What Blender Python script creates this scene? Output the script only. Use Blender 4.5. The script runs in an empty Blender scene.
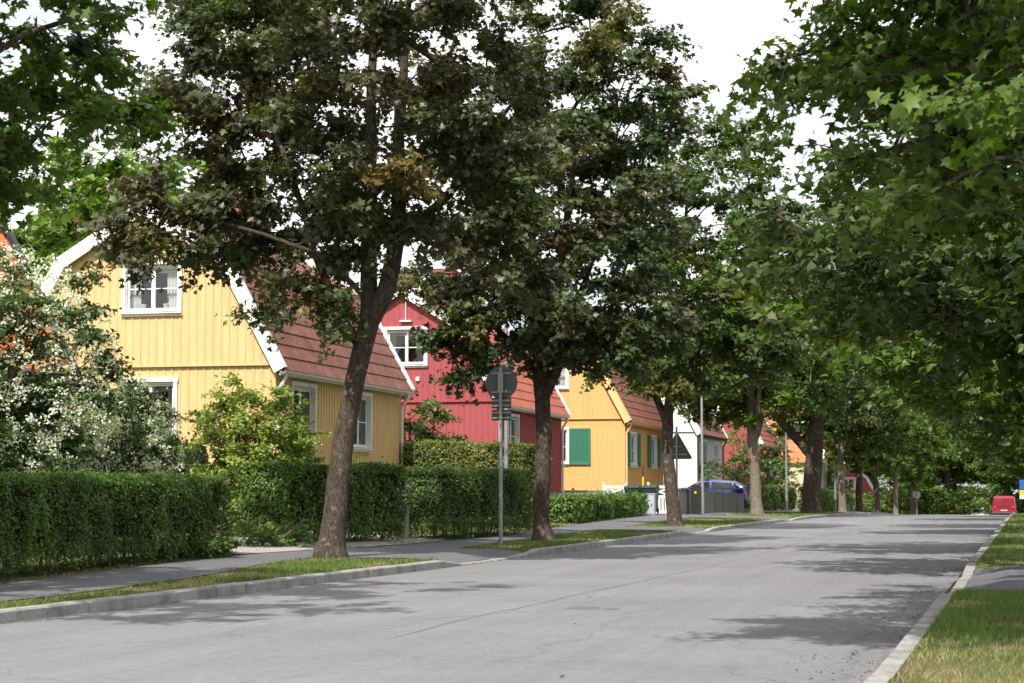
import bpy, math, random
import numpy as np
import mathutils
R = math.radians
random.seed(7)
sc = bpy.context.scene
col = sc.collection

# ------------------------------------------------------------------ helpers
def tag(o, label=None, cat=None, group=None, kind=None):
    if label: o['label'] = label
    if cat: o['category'] = cat
    if group: o['group'] = group
    if kind: o['kind'] = kind
    return o

def empty(name, loc, rz=0, label=None, cat=None, group=None):
    o = bpy.data.objects.new(name, None); col.objects.link(o)
    o.location = loc; o.rotation_euler = (0, 0, rz); o.empty_display_size = .2
    return tag(o, label, cat, group)

def link(name, me, parent=None, loc=None, rz=0):
    o = bpy.data.objects.new(name, me); col.objects.link(o)
    if parent: o.parent = parent
    if loc is not None: o.location = loc
    if rz: o.rotation_euler = (0, 0, rz)
    return o

class MB:
    """collects shapes into one mesh"""
    def __init__(s): s.v = []; s.f = []; s.m = []; s.sm = []
    def add(s, vs, fs, m=0, smooth=False):
        b = len(s.v); s.v += [tuple(p) for p in vs]
        for f in fs: s.f.append([i + b for i in f]); s.m.append(m); s.sm.append(smooth)
    def box(s, x0, x1, y0, y1, z0, z1, m=0):
        if x0 > x1: x0, x1 = x1, x0
        if y0 > y1: y0, y1 = y1, y0
        s.add([(x0,y0,z0),(x1,y0,z0),(x1,y1,z0),(x0,y1,z0),(x0,y0,z1),(x1,y0,z1),(x1,y1,z1),(x0,y1,z1)],
              [(0,3,2,1),(4,5,6,7),(0,1,5,4),(1,2,6,5),(2,3,7,6),(3,0,4,7)], m)
    def hexa(s, b, t, m=0):
        s.add(list(b) + list(t), [(0,3,2,1),(4,5,6,7),(0,1,5,4),(1,2,6,5),(2,3,7,6),(3,0,4,7)], m)
    def tube(s, pts, rad, n=8, m=0, cap=True, smooth=True):
        pts = [np.array(p, float) for p in pts]
        if not hasattr(rad, '__len__'): rad = [rad] * len(pts)
        rings = []; pa = None
        for i, p in enumerate(pts):
            d = pts[min(i+1, len(pts)-1)] - pts[max(i-1, 0)]
            d /= max(np.linalg.norm(d), 1e-9)
            if pa is None: a = np.cross(d, (0, 0, 1) if abs(d[2]) < .8 else (1, 0, 0))
            else: a = pa - d*np.dot(pa, d)
            a /= max(np.linalg.norm(a), 1e-9); pa = a; b = np.cross(d, a)
            rings.append([p + (a*math.cos(2*math.pi*k/n) + b*math.sin(2*math.pi*k/n))*rad[i] for k in range(n)])
        vs = [q for r in rings for q in r]; fs = []
        for i in range(len(pts)-1):
            for k in range(n):
                k2 = (k+1) % n
                fs.append((i*n+k, i*n+k2, (i+1)*n+k2, (i+1)*n+k))
        s.add(vs, fs, m, smooth)
        if cap:
            s.add(rings[0], [tuple(range(n))], m); s.add(rings[-1], [tuple(reversed(range(n)))], m)
    def prism(s, prof, y0, y1, m=0, axis='y'):
        n = len(prof)
        if axis == 'y': vs = [(a, y0, b) for a, b in prof] + [(a, y1, b) for a, b in prof]
        elif axis == 'x': vs = [(y0, a, b) for a, b in prof] + [(y1, a, b) for a, b in prof]
        else: vs = [(a, b, y0) for a, b in prof] + [(a, b, y1) for a, b in prof]
        fs = [tuple(range(n)), tuple(range(2*n-1, n-1, -1))] + [(i, i+n, (i+1) % n + n, (i+1) % n) for i in range(n)]
        s.add(vs, fs, m)
    def build(s, name, mats, parent=None, loc=None, rz=0, bevel=0):
        me = bpy.data.meshes.new(name); me.from_pydata(s.v, [], s.f)
        if not isinstance(mats, (list, tuple)): mats = [mats]
        for mt in mats: me.materials.append(mt)
        me.polygons.foreach_set('material_index', s.m); me.polygons.foreach_set('use_smooth', s.sm)
        import bmesh
        bm = bmesh.new(); bm.from_mesh(me); bmesh.ops.recalc_face_normals(bm, faces=bm.faces); bm.to_mesh(me); bm.free()
        me.update()
        o = link(name, me, parent, loc, rz)
        if bevel:
            bv = o.modifiers.new('bevel', 'BEVEL'); bv.width = bevel; bv.segments = 2; bv.limit_method = 'ANGLE'
        return o

def np_mesh(name, V, F, mat, colr=None):
    """V (n,3); F (m,k) polygons with k verts each; colr per vertex (n,3)"""
    me = bpy.data.meshes.new(name)
    n, (m, k) = len(V), F.shape
    me.vertices.add(n); me.vertices.foreach_set('co', np.ascontiguousarray(V, np.float32).ravel())
    me.loops.add(m*k); me.loops.foreach_set('vertex_index', np.ascontiguousarray(F, np.int32).ravel())
    me.polygons.add(m)
    me.polygons.foreach_set('loop_start', np.arange(0, m*k, k, dtype=np.int32))
    me.polygons.foreach_set('loop_total', np.full(m, k, np.int32))
    me.update(calc_edges=True)
    if colr is not None:
        at = me.color_attributes.new('tint', 'FLOAT_COLOR', 'POINT')
        c = np.ones((n, 4), np.float32); c[:, :3] = colr
        at.data.foreach_set('color', c.ravel())
    if mat: me.materials.append(mat)
    return me

# ------------------------------------------------------------------ materials
def nt(name):
    m = bpy.data.materials.new(name); m.use_nodes = True
    t = m.node_tree; return m, t, t.nodes['Principled BSDF']
def node(t, typ, **kw):
    n = t.nodes.new(typ)
    for k, v in kw.items():
        if k in n.inputs.keys(): n.inputs[k].default_value = v
        else: setattr(n, k, v)
    return n
def texco(t, obj=True, scale=(1, 1, 1)):
    tc = t.nodes.new('ShaderNodeTexCoord'); mp = t.nodes.new('ShaderNodeMapping')
    mp.inputs['Scale'].default_value = scale
    t.links.new(tc.outputs['Object'], mp.inputs['Vector']); return mp.outputs['Vector']
def noise(t, vec, scale, detail=4, rough=.55, dist=0):
    n = node(t, 'ShaderNodeTexNoise', Scale=scale, Detail=detail, Roughness=rough, Distortion=dist)
    t.links.new(vec, n.inputs['Vector']); return n.outputs['Fac']
def ramp(t, fac, stops):
    r = t.nodes.new('ShaderNodeValToRGB'); e = r.color_ramp.elements
    while len(e) < len(stops): e.new(.5)
    for i, (p, c) in enumerate(stops):
        e[i].position = p; e[i].color = (c[0], c[1], c[2], 1) if hasattr(c, '__len__') else (c, c, c, 1)
    t.links.new(fac, r.inputs['Fac']); return r.outputs['Color']
def mix(t, fac, a, b, mode='MIX'):
    n = t.nodes.new('ShaderNodeMix'); n.data_type = 'RGBA'; n.blend_type = mode
    if isinstance(fac, (int, float)): n.inputs[0].default_value = fac
    else: t.links.new(fac, n.inputs[0])
    for i, x in ((6, a), (7, b)):
        if hasattr(x, 'is_linked'): t.links.new(x, n.inputs[i])
        else: n.inputs[i].default_value = (x[0], x[1], x[2], 1)
    return n.outputs[2]
def bump(t, b, h, strength=.3, dist=.02):
    n = node(t, 'ShaderNodeBump', Strength=strength, Distance=dist)
    t.links.new(h, n.inputs['Height']); t.links.new(n.outputs['Normal'], b.inputs['Normal'])

def simple(name, c, rough=.6, var=.12, scale=3, metal=0, spec=.5, bmp=0, dirt=None):
    m, t, b = nt(name)
    v = texco(t); f = noise(t, v, scale, 5)
    lo = tuple(max(x*(1-var), 0) for x in c); hi = tuple(x*(1+var) for x in c)
    cc = ramp(t, f, [(.3, lo), (.7, hi)])
    if dirt:
        f2 = noise(t, v, scale*.4, 6, .7); cc = mix(t, ramp(t, f2, [(.5, 0), (.75, .8)]), cc, dirt)
    t.links.new(cc, b.inputs['Base Color'])
    b.inputs['Roughness'].default_value = rough; b.inputs['Metallic'].default_value = metal
    b.inputs['Specular IOR Level'].default_value = spec
    if bmp: bump(t, b, noise(t, v, scale*6, 4), bmp, .01)
    return m

def paint_wood(name, c):
    m, t, b = nt(name)
    v = texco(t, scale=(1, 1, .12)); v2 = texco(t)
    f = noise(t, v, 9, 5, .6); g = noise(t, v2, .8, 4)
    cc = ramp(t, f, [(.25, tuple(x*.86 for x in c)), (.75, tuple(x*1.08 for x in c))])
    cc = mix(t, ramp(t, g, [(.45, 0), (.8, .35)]), cc, tuple(x*.8 for x in c))
    t.links.new(cc, b.inputs['Base Color']); b.inputs['Roughness'].default_value = .75
    b.inputs['Specular IOR Level'].default_value = .3
    bump(t, b, noise(t, v, 40, 3), .15, .005)
    return m

def leafmat(name, trans=.3, rough=.42, spec=.5, tboost=(1.6, 1.95, .4)):
    m, t, b = nt(name)
    at = node(t, 'ShaderNodeAttribute', attribute_name='tint')
    v = texco(t); f = noise(t, v, 1.4, 3)
    cc = mix(t, 1.0, at.outputs['Color'], ramp(t, f, [(.3, .8), (.7, 1.2)]), 'MULTIPLY')
    t.links.new(cc, b.inputs['Base Color'])
    b.inputs['Roughness'].default_value = rough; b.inputs['Specular IOR Level'].default_value = spec
    tr = t.nodes.new('ShaderNodeBsdfTranslucent')
    t.links.new(mix(t, 1.0, cc, tboost, 'MULTIPLY'), tr.inputs['Color'])
    mx = node(t, 'ShaderNodeMixShader'); mx.inputs[0].default_value = trans
    t.links.new(b.outputs[0], mx.inputs[1]); t.links.new(tr.outputs[0], mx.inputs[2])
    t.links.new(mx.outputs[0], t.nodes['Material Output'].inputs['Surface'])
    return m

def bark(name, a, bcol, scale=1):
    m, t, b = nt(name)
    v = texco(t, scale=(1, 1, .38)); v2 = texco(t)
    f = noise(t, v, 26*scale, 7, .7, .8)
    c = ramp(t, f, [(.32, tuple(x*.35 for x in a)), (.5, a), (.68, bcol)])
    g = noise(t, v2, 7, 6, .7)
    c = mix(t, ramp(t, g, [(.55, 0), (.66, .8)]), c, (.2, .19, .165))
    t.links.new(c, b.inputs['Base Color']); b.inputs['Roughness'].default_value = .9
    b.inputs['Specular IOR Level'].default_value = .2
    bump(t, b, f, .9, .03)
    return m

M = {}
M['leaf'] = leafmat('maple_leaf', .36, .5, .45)
M['leaf_dark'] = leafmat('dark_maple_leaf', .27, .45, .5, (1.6, 1.7, .5))
M['hedge_leaf'] = leafmat('hedge_leaf', .25, .5, .4)
M['bark'] = bark('maple_bark', (.075, .056, .043), (.16, .125, .096))
M['bark_pale'] = bark('pale_bark', (.2, .165, .13), (.36, .3, .245))
M['twig'] = simple('shrub_stem', (.1, .07, .045), .9)
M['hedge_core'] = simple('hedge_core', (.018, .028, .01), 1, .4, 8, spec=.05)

def mat_ground():
    m, t, b = nt('grass_ground'); v = texco(t)
    f = noise(t, v, 35, 6, .7); g = noise(t, v, .55, 5, .6); h = noise(t, v, 2.2, 5, .65)
    gr = ramp(t, f, [(.3, (.03, .055, .012)), (.5, (.06, .105, .022)), (.7, (.11, .16, .04))])
    dry = ramp(t, f, [(.3, (.11, .085, .045)), (.55, (.22, .18, .09)), (.75, (.3, .26, .14))])
    dirt = ramp(t, f, [(.3, (.08, .06, .045)), (.7, (.2, .16, .125))])
    c = mix(t, ramp(t, g, [(.4, 0), (.6, .9)]), gr, dry)
    c = mix(t, ramp(t, h, [(.6, 0), (.72, .9)]), c, dirt)
    t.links.new(c, b.inputs['Base Color']); b.inputs['Roughness'].default_value = 1
    b.inputs['Specular IOR Level'].default_value = .1
    bump(t, b, f, .8, .03); return m
M['ground'] = mat_ground()

def mat_asphalt(name, base, lane=True):
    m, t, b = nt(name); v = texco(t)
    sp = node(t, 'ShaderNodeTexVoronoi', Scale=90.0); t.links.new(v, sp.inputs['Vector'])
    f = noise(t, v, 60, 4, .8)
    a = tuple(x*.72 for x in base); c2 = tuple(x*1.25 for x in base)
    c = ramp(t, f, [(.3, a), (.52, base), (.75, c2)])
    c = mix(t, ramp(t, sp.outputs['Distance'], [(.0, .5), (.25, 0)]), c, tuple(x*1.7 for x in base))
    g = noise(t, v, .35, 5, .6)
    c = mix(t, 1.0, c, ramp(t, g, [(.3, .86), (.7, 1.1)]), 'MULTIPLY')
    if lane:
        vl = texco(t, scale=(1.3, .03, 1)); L = noise(t, vl, 1.6, 4, .6)
        c = mix(t, 1.0, c, ramp(t, L, [(.35, .94), (.65, 1.04)]), 'MULTIPLY')
        vf = texco(t, scale=(3.5, .12, 1)); L2 = noise(t, vf, 2.0, 5, .7)
        c = mix(t, 1.0, c, ramp(t, L2, [(.4, .965), (.6, 1.02)])
, 'MULTIPLY'); L3 = noise(t, v, 9, 6, .85)
        c = mix(t, 1.0, c, ramp(t, L3, [(.32, .82), (.68, 1.14)]), 'MULTIPLY')
    cr = node(t, 'ShaderNodeTexVoronoi', Scale=.33, feature='DISTANCE_TO_EDGE')
    vw = noise(t, v, 1.2, 5, .7)
    ad = node(t, 'ShaderNodeVectorMath', operation='ADD')
    cmb = t.nodes.new('ShaderNodeCombineXYZ')
    t.links.new(vw, cmb.inputs[0]); t.links.new(vw, cmb.inputs[1])
    t.links.new(v, ad.inputs[0]); t.links.new(cmb.outputs[0], ad.inputs[1]); t.links.new(ad.outputs[0], cr.inputs['Vector'])
    c = mix(t, ramp(t, cr.outputs['Distance'], [(.0, .55), (.006, 0)]), c, tuple(x*.45 for x in base))
    t.links.new(c, b.inputs['Base Color']); b.inputs['Roughness'].default_value = .85
    b.inputs['Specular IOR Level'].default_value = .25
    bump(t, b, f, .5, .006); return m
M['road'] = mat_asphalt('road_asphalt', (.215, .213, .226))
M['walk'] = mat_asphalt('footway_asphalt', (.14, .14, .15), False)
M['seam'] = simple('worn_tar_seam', (.175, .173, .183), .9, .25, 6)
M['patch'] = simple('asphalt_repair', (.12, .118, .125), .9, .3, 30)
M['gravel'] = simple('gravel', (.4, .36, .33), 1, .45, 60, bmp=.8)

def mat_granite():
    m, t, b = nt('granite_kerb'); v = texco(t)
    f = noise(t, v, 45, 5, .8); g = noise(t, v, 3, 5, .6)
    c = ramp(t, f, [(.3, (.17, .165, .16)), (.5, (.34, .33, .32)), (.7, (.5, .49, .47))])
    c = mix(t, ramp(t, g, [(.45, 0), (.7, .75)]), c, (.13, .12, .09))
    vs = texco(t, scale=(0, .8, 0)); w = node(t, 'ShaderNodeTexWave', Scale=.62); t.links.new(vs, w.inputs['Vector'])
    w.bands_direction = 'Y'
    t.links.new(c, b.inputs['Base Color']); b.inputs['Roughness'].default_value = .8
    bump(t, b, f, .5, .01); return m
M['granite'] = mat_granite()

def mat_roof(name, a, bcol, moss):
    m, t, b = nt(name); v = texco(t)
    f = noise(t, v, 1.6, 6, .65); g = noise(t, v, 26, 4, .7)
    c = ramp(t, f, [(.3, a), (.7, bcol)])
    c = mix(t, 1.0, c, ramp(t, g, [(.3, .75), (.7, 1.2)]), 'MULTIPLY')
    h = noise(t, texco(t, scale=(1, 1, .3)), 3.5, 6, .75)
    c = mix(t, ramp(t, h, [(.5, 0), (.72, .7)]), c, moss)
    t.links.new(c, b.inputs['Base Color']); b.inputs['Roughness'].default_value = .6
    b.inputs['Specular IOR Level'].default_value = .4
    bump(t, b, g, .3, .01); return m
M['roof_brown'] = mat_roof('brown_red_tiles', (.13, .048, .034), (.2, .082, .058), (.23, .17, .14))
M['roof_red'] = mat_roof('red_tiles', (.3, .075, .05), (.42, .13, .08), (.3, .15, .11))
M['roof_orange'] = mat_roof('orange_tiles', (.58, .13, .04), (.8, .22, .07), (.5, .17, .08))
def mat_brick():
    m, t, b = nt('chimney_brick'); v = texco(t, scale=(1, 1, 1))
    tc = t.nodes.new('ShaderNodeTexCoord'); sx = t.nodes.new('ShaderNodeSeparateXYZ'); cx = t.nodes.new('ShaderNodeCombineXYZ')
    ad = node(t, 'ShaderNodeMath', operation='ADD')
    t.links.new(tc.outputs['Object'], sx.inputs[0]); t.links.new(sx.outputs[0], ad.inputs[0]); t.links.new(sx.outputs[1], ad.inputs[1])
    t.links.new(ad.outputs[0], cx.inputs[0]); t.links.new(sx.outputs[2], cx.inputs[1])
    br = node(t, 'ShaderNodeTexBrick', Scale=4.2); br.inputs['Color1'].default_value = (.33, .07, .04, 1)
    br.inputs['Color2'].default_value = (.22, .05, .035, 1); br.inputs['Mortar'].default_value = (.3, .26, .23, 1)
    br.inputs['Mortar Size'].default_value = .015
    t.links.new(cx.outputs[0], br.inputs['Vector']); t.links.new(br.outputs['Color'], b.inputs['Base Color'])
    b.inputs['Roughness'].default_value = .9; return m
M['brick'] = mat_brick()
M['white'] = simple('white_paint', (.78, .78, .77), .5, .05, 4, dirt=(.5, .49, .46))
M['yellow'] = paint_wood('pale_yellow_boards', (.71, .495, .235))
M['redw'] = paint_wood('falu_red_boards', (.37, .082, .088))
M['orangew'] = paint_wood('ochre_boards', (.73, .425, .16))
M['whitew'] = paint_wood('white_boards', (.76, .76, .72))
M['cream'] = paint_wood('cream_boards', (.66, .58, .4))
M['orangebarge'] = paint_wood('ochre_trim', (.78, .52, .24))
M['shutter'] = paint_wood('green_shutter', (.05, .2, .13))
M['concrete'] = simple('concrete', (.23, .22, .2), .9, .25, 5, bmp=.4, dirt=(.13, .13, .1))  # base colour darkened to take in the shade on the garden wall
M['galv'] = simple('galvanised_steel', (.33, .34, .35), .5, .12, 6, metal=.5)
M['signback'] = simple('sign_back_grey', (.085, .11, .105), .55, .1, 3)
M['darkmetal'] = simple('dark_metal', (.03, .032, .035), .5, .2, 6)
M['signblue'] = simple('sign_blue', (.02, .12, .45), .4, .04)
M['signyellow'] = simple('sign_yellow', (.8, .5, .03), .4, .04)
M['rubber'] = simple('tyre_rubber', (.02, .02, .021), .85, .2, 20)
M['blackplastic'] = simple('black_plastic', (.018, .02, .02), .45, .2, 5)
M['greenplastic'] = simple('dark_green_plastic', (.014, .035, .03), .45, .15, 5)
M['cabinet'] = simple('cabinet_grey', (.42, .46, .5), .5, .06, 5, dirt=(.28, .3, .3))
M['curtain'] = simple('curtain', (.72, .71, .68), .9, .08, 10)
M['room'] = simple('dim_room', (.09, .08, .07), .9, .3, 2)
M['pot'] = simple('pot', (.6, .6, .58), .5)
M['stone'] = simple('weathered_gatepost', (.36, .34, .3), .95, .35, 14, bmp=.6, dirt=(.2, .2, .15))
def carpaint(name, c):
    m, t, b = nt(name); v = texco(t); f = noise(t, v, 2, 3)
    t.links.new(ramp(t, f, [(.3, tuple(x*.9 for x in c)), (.7, c)]), b.inputs['Base Color'])
    b.inputs['Roughness'].default_value = .3; b.inputs['Coat Weight'].default_value = .8; b.inputs['Coat Roughness'].default_value = .05
    return m
M['car_red'] = carpaint('red_car_paint', (.26, .012, .03)); M['car_blue'] = carpaint('blue_car_paint', (.015, .045, .26))
M['car_white'] = carpaint('white_car_paint', (.5, .53, .56)); M['car_black'] = carpaint('black_car_paint', (.02, .02, .024))
def mat_glass():
    m, t, b = nt('window_glass')
    tr = t.nodes.new('ShaderNodeBsdfTransparent'); gl = t.nodes.new('ShaderNodeBsdfGlossy')
    gl.inputs['Roughness'].default_value = .03; tr.inputs['Color'].default_value = (.8, .84, .83, 1)
    fr = node(t, 'ShaderNodeFresnel', IOR=1.6); ad = node(t, 'ShaderNodeMath', operation='ADD'); ad.inputs[1].default_value = .05
    t.links.new(fr.outputs[0], ad.inputs[0])
    mx = t.nodes.new('ShaderNodeMixShader'); t.links.new(ad.outputs[0], mx.inputs[0])
    t.links.new(tr.outputs[0], mx.inputs[1]); t.links.new(gl.outputs[0], mx.inputs[2])
    t.links.new(mx.outputs[0], t.nodes['Material Output'].inputs['Surface']); return m
M['glass'] = mat_glass()
M['carglass'] = simple('car_glass', (.02, .025, .03), .08, .1)
M['lightglass'] = simple('lamp_lens', (.7, .7, .68), .2, .03)
M['taillight'] = simple('tail_light', (.5, .01, .01), .25, .03)
M['plate'] = simple('number_plate', (.4, .4, .38), .5, .03)

# ------------------------------------------------------------------ terrain
KC = .000161
def drop(y):
    if y < 70: return 0
    if y < 160: return -KC*(y-70)**2
    return -KC*8100 - 2*KC*90*(min(y, 230)-160)
def xk(y): return -9.2 if y < 16 else (-8.87 if y > 30 else -9.2 + .33*(y-16)/14)
DL = [(29.5, 33.4), (50.6, 53.8), (70.5, 75.), (98, 102), (126, 130)]      # dropped kerbs, left
DR = [(22.0, 28.2), (49.0, 50.6)]
def kz(y, drops):
    for a, b in drops:
        if a <= y <= b: return .03
        if a-.9 < y < a: return .12 - .09*(1-(a-y)/.9)
        if b < y < b+.9: return .12 - .09*(1-(y-b)/.9)
    return .12
def lerp(pts, y):
    if y <= pts[0][0]: return pts[0][1]
    for (a, u), (b, v) in zip(pts, pts[1:]):
        if y <= b: return u + (v-u)*(y-a)/(b-a)
    return pts[-1][1]
def gz(x, y):
    z = .12
    if x < -11.5: z = .12 + .18*min(1, (-11.5-x)/4.5)
    return z + drop(y)
FR = [(8, -9.85), (19, -9.88), (23, -10.3), (26, -10.95), (29, -11.3), (30.8, -10.9), (32, -10.35), (34, -10.35), (38, -10.6), (44, -11.1), (50, -11.3), (59, -11.7), (74, -12.5), (90, -12.6), (120, -12), (240, -12)]
BK = [(8, -11.3), (20, -11.6), (23, -11.9), (27, -12.4), (30, -12.4), (35, -11.8), (40, -12.0), (48, -12.4), (59, -13.2), (76, -14.3), (90, -14.2), (120, -13.5), (240, -13.5)]

def grid_sheet(name, ys, xfun, zfun, mat, label=None, kind='structure'):
    rows = []; V = []; F = []
    for y in ys:
        xs = xfun(y); V += [(x, y, zfun(x, y, i)) for i, x in enumerate(xs)]; n = len(xs)
    for j in range(len(ys)-1):
        for i in range(n-1):
            F.append((j*n+i, j*n+i+1, (j+1)*n+i+1, (j+1)*n+i))
    o = link(name, np_mesh(name, np.array(V), np.array(F), mat)); o['kind'] = kind
    for p in o.data.polygons: p.use_smooth = True
    return o
YS = sorted(set([-40, -20, -5] + [float(v) for v in range(0, 160, 2)] + [float(v) for v in range(160, 240, 5)] + [300, 450, 800, 1500] +
    [y for a, b in DL+DR for y in (a, b, a-.9, b+.9)]))
def gx(y):
    k = xk(y)
    return [-900, -300, -100, -40, -20, -16, -14.5, -13, -11.5, -10.6, k-.75, k-.16, k-.159, -.83, -.829, -.3, 1.5, 4, 20, 100, 300, 900]
def gzf(x, y, i):
    if i == 11: return kz(y, DL) - .004 + drop(y)
    if i in (12, 13): return -.05 + drop(y)
    if i == 14: return kz(y, DR) - .004 + drop(y)
    return gz(x, y)
grid_sheet('ground', YS, gx, gzf, M['ground'])
grid_sheet('road', YS, lambda y: [xk(y)-.02, -6, -3.5, -.97], lambda x, y, i: drop(y) + (.012 if i in (1, 2) else 0), M['road'])
ysw = [y for y in YS if 0 <= y <= 240]
grid_sheet('left_footway', ysw, lambda y: [lerp(BK, y), lerp(FR, y)], lambda x, y, i: gz(x, y)+.012, M['walk'])
for k, (a, b) in enumerate(DL):      # asphalt crossings over the verge
    yy = [a-.5, a, (a+b)/2, b, b+.5]
    grid_sheet('crossing', yy, lambda y: [lerp(FR, y)-.02, xk(y)-.75, xk(y)-.16],
               lambda x, y, i: (gz(x, y)+.016 if i < 2 else kz(y, DL)+drop(y)+.004), M['walk'])
yy = [21.6, 22, 25, 28.2, 28.6]
grid_sheet('crossing', yy, lambda y: [-.829, -.3, 4], lambda x, y, i: (kz(y, DR)+.004 if i == 0 else .134), M['walk'])
grid_sheet('crossing', [49.0, 50.6], lambda y: [-.829, -.3, 4], lambda x, y, i: (.034 if i == 0 else .134), M['walk'])
def blob(name, cx, cy, rx, ry, z, mat, n=28, jit=.25, seed=1):
    rn = random.Random(seed); ph = [rn.uniform(0, 6.28) for _ in range(4)]
    pts = []
    for k in range(n):
        a = 2*math.pi*k/n; q = 1 + jit*(.5*math.sin(2*a+ph[0]) + .3*math.sin(3*a+ph[1]) + .3*math.sin(5*a+ph[2]) + .2*math.sin(9*a+ph[3]))
        pts.append((cx+rx*q*math.cos(a), cy+ry*q*math.sin(a), z(cx, cy) if callable(z) else z))
    me = bpy.data.meshes.new(name); me.from_pydata(pts, [], [tuple(range(n))]); me.materials.append(mat)
    o = link(name, me); o['kind'] = 'structure'; return o
blob('road_patch', -4.5, 19.3, .16, .3, .013, M['patch'], seed=3)
blob('road_patch', -4.18, 19.2, .1, .17, .013, M['patch'], seed=5)
blob('road_patch', -7.3, 24.3, .2, .26, .008, M['patch'], seed=6)
def mat_bare():
    m, t, b = nt('bare_dry_ground'); v = texco(t); f = noise(t, v, 28, 6, .7); h = noise(t, v, 4, 5, .65)
    c = mix(t, ramp(t, h, [(.42, 0), (.58, 1)]), ramp(t, f, [(.3, (.1, .085, .04)), (.55, (.24, .2, .1)), (.75, (.36, .3, .17))]), ramp(t, f, [(.3, (.1, .08, .06)), (.7, (.28, .22, .17))]))
    t.links.new(c, b.inputs['Base Color']); b.inputs['Roughness'].default_value = 1; b.inputs['Specular IOR Level'].default_value = .1
    bump(t, b, f, .8, .03); return m
M['bare'] = mat_bare()
for q, (x, y, rx, ry) in enumerate([(-.2, 30.0, .45, 1.1), (-.1, 38, .5, 2.0), (-10.8, 28.2, .35, 1.3), (-10.1, 39.6, .6, 1.0), (-11.0, 83.0, 1.1, 5.0), (-10.1, 90, .6, 2.5), (-10.2, 109, 1.0, 5)]):
    z = gz(x, y)
    blob('bare_patch', x, y, rx, ry, z+.006+.0007*q, M['bare'], 40, .35, seed=q+11)
sm = []
for (x0, ya, yb, wd, sd) in ((-5.05, 15, 62, .012, 1.0),):
    n = 60; V = []
    for i in range(n+1):
        y = ya+(yb-ya)*i/n; x = x0+.12*math.sin(y*.21+sd)+.03*math.sin(y*1.3+sd)+.012*math.sin(y*4.1); w_ = wd*(.7+.5*math.sin(y*2.7+sd))
        V += [(x-w_, y, .0155), (x+w_, y, .0155)]
    o = link('road_seam', np_mesh('road_seam', np.array(V), np.array([(2*i, 2*i+1, 2*i+3, 2*i+2) for i in range(n)]), M['seam'])); o['kind'] = 'structure'
# gravel driveway beside the first hedge
grid_sheet('gravel_drive', [28.9, 29.4, 31.3, 33.0, 36, 39.2], lambda y: [-20, -16, -13.6, lerp(BK, y)-.02][0:4] if y > 31 else [-15.5, -14.5, -13.3, lerp(BK, y)-.02],
           lambda x, y, i: gz(x, y)+.02, M['gravel'])

def kerb(name, xf, side, drops, y0, y1, seed):
    rn = random.Random(seed); b = MB(); y = y0
    while y < y1:
        L = rn.uniform(.8, 1.3) if y < 60 else 3
        a, e = y+.006, y+L-.006
        za, ze = kz(a, drops)+drop(a)+rn.uniform(-.006, .006), kz(e, drops)+drop(e)+rn.uniform(-.006, .006)
        j = rn.uniform(-.008, .008)
        xa0, xe0 = xf(a)+j, xf(e)+j; w = .15*side
        c = .018*side
        prof = lambda x, z, yy: [(x, yy, -.06+drop(yy)), (x+w, yy, -.06+drop(yy)), (x+w, yy, z), (x+c, yy, z), (x, yy, z-.02)]
        A = prof(xa0, za, a); Bp = prof(xe0, ze, e)
        b.add(A+Bp, [(0,1,2,3,4), (9,8,7,6,5)] + [(i, (i+1) % 5, (i+1) % 5+5, i+5) for i in range(5)])
        y += L
    o = b.build(name, M['granite']); o['kind'] = 'structure'
kerb('left_kerb', lambda y: xk(y), -1, DL, 2, 200, 1)
kerb('right_kerb', lambda y: -.98, 1, DR, 2, 200, 2)

# ------------------------------------------------------------------ leaf templates
def fan(outline, centre, droop):
    o = np.array(outline, float); c = np.array(centre, float)
    P = np.vstack([c, o]); z = -droop*(np.abs(P[:, 0])**1.3 + .6*P[:, 1]**2)
    V = np.column_stack([P, z]); n = len(o)
    F = np.array([(0, 1+i, 1+(i+1) % n) for i in range(n)]); return V, F
half = [(.1, -.04), (.44, -.12), (.31, .16), (.64, .45), (.25, .49), (.19, .74)]
MAPLE = fan(half + [(0, 1.02)] + [(-a, b) for a, b in reversed(half)], (0, .25), .28)
MID = fan([(0, 0), (.5, .1), (.3, .4), (0, 1), (-.3, .4), (-.5, .1)], (0, .3), .25)
KITE = (np.array([(0, 0, 0), (.32, .45, -.08), (0, 1, -.12), (-.32, .45, -.08)]), np.array([(0, 1, 2, 3)]))

def scatter_leaves(P, N, size, tmpl, cols, rng):
    """P positions, N normals (n,3) -> merged V,F,C"""
    T, TF = tmpl; n = len(P); k = len(T)
    N = N/np.linalg.norm(N, axis=1, keepdims=True)
    a = rng.normal(size=(n, 3)); Y = a - N*np.sum(a*N, 1, keepdims=True); Y /= np.linalg.norm(Y, axis=1, keepdims=True)
    X = np.cross(Y, N); s = (size*rng.uniform(.55, 1.38, n))[:, None, None]
    V = P[:, None, :] + s*(T[None, :, 0:1]*X[:, None, :] + T[None, :, 1:2]*Y[:, None, :] + T[None, :, 2:3]*N[:, None, :])
    F = TF[None] + (np.arange(n)*k)[:, None, None]
    C = np.repeat(cols, k, axis=0)
    return V.reshape(-1, 3), F.reshape(-1, TF.shape[1]), C

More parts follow.
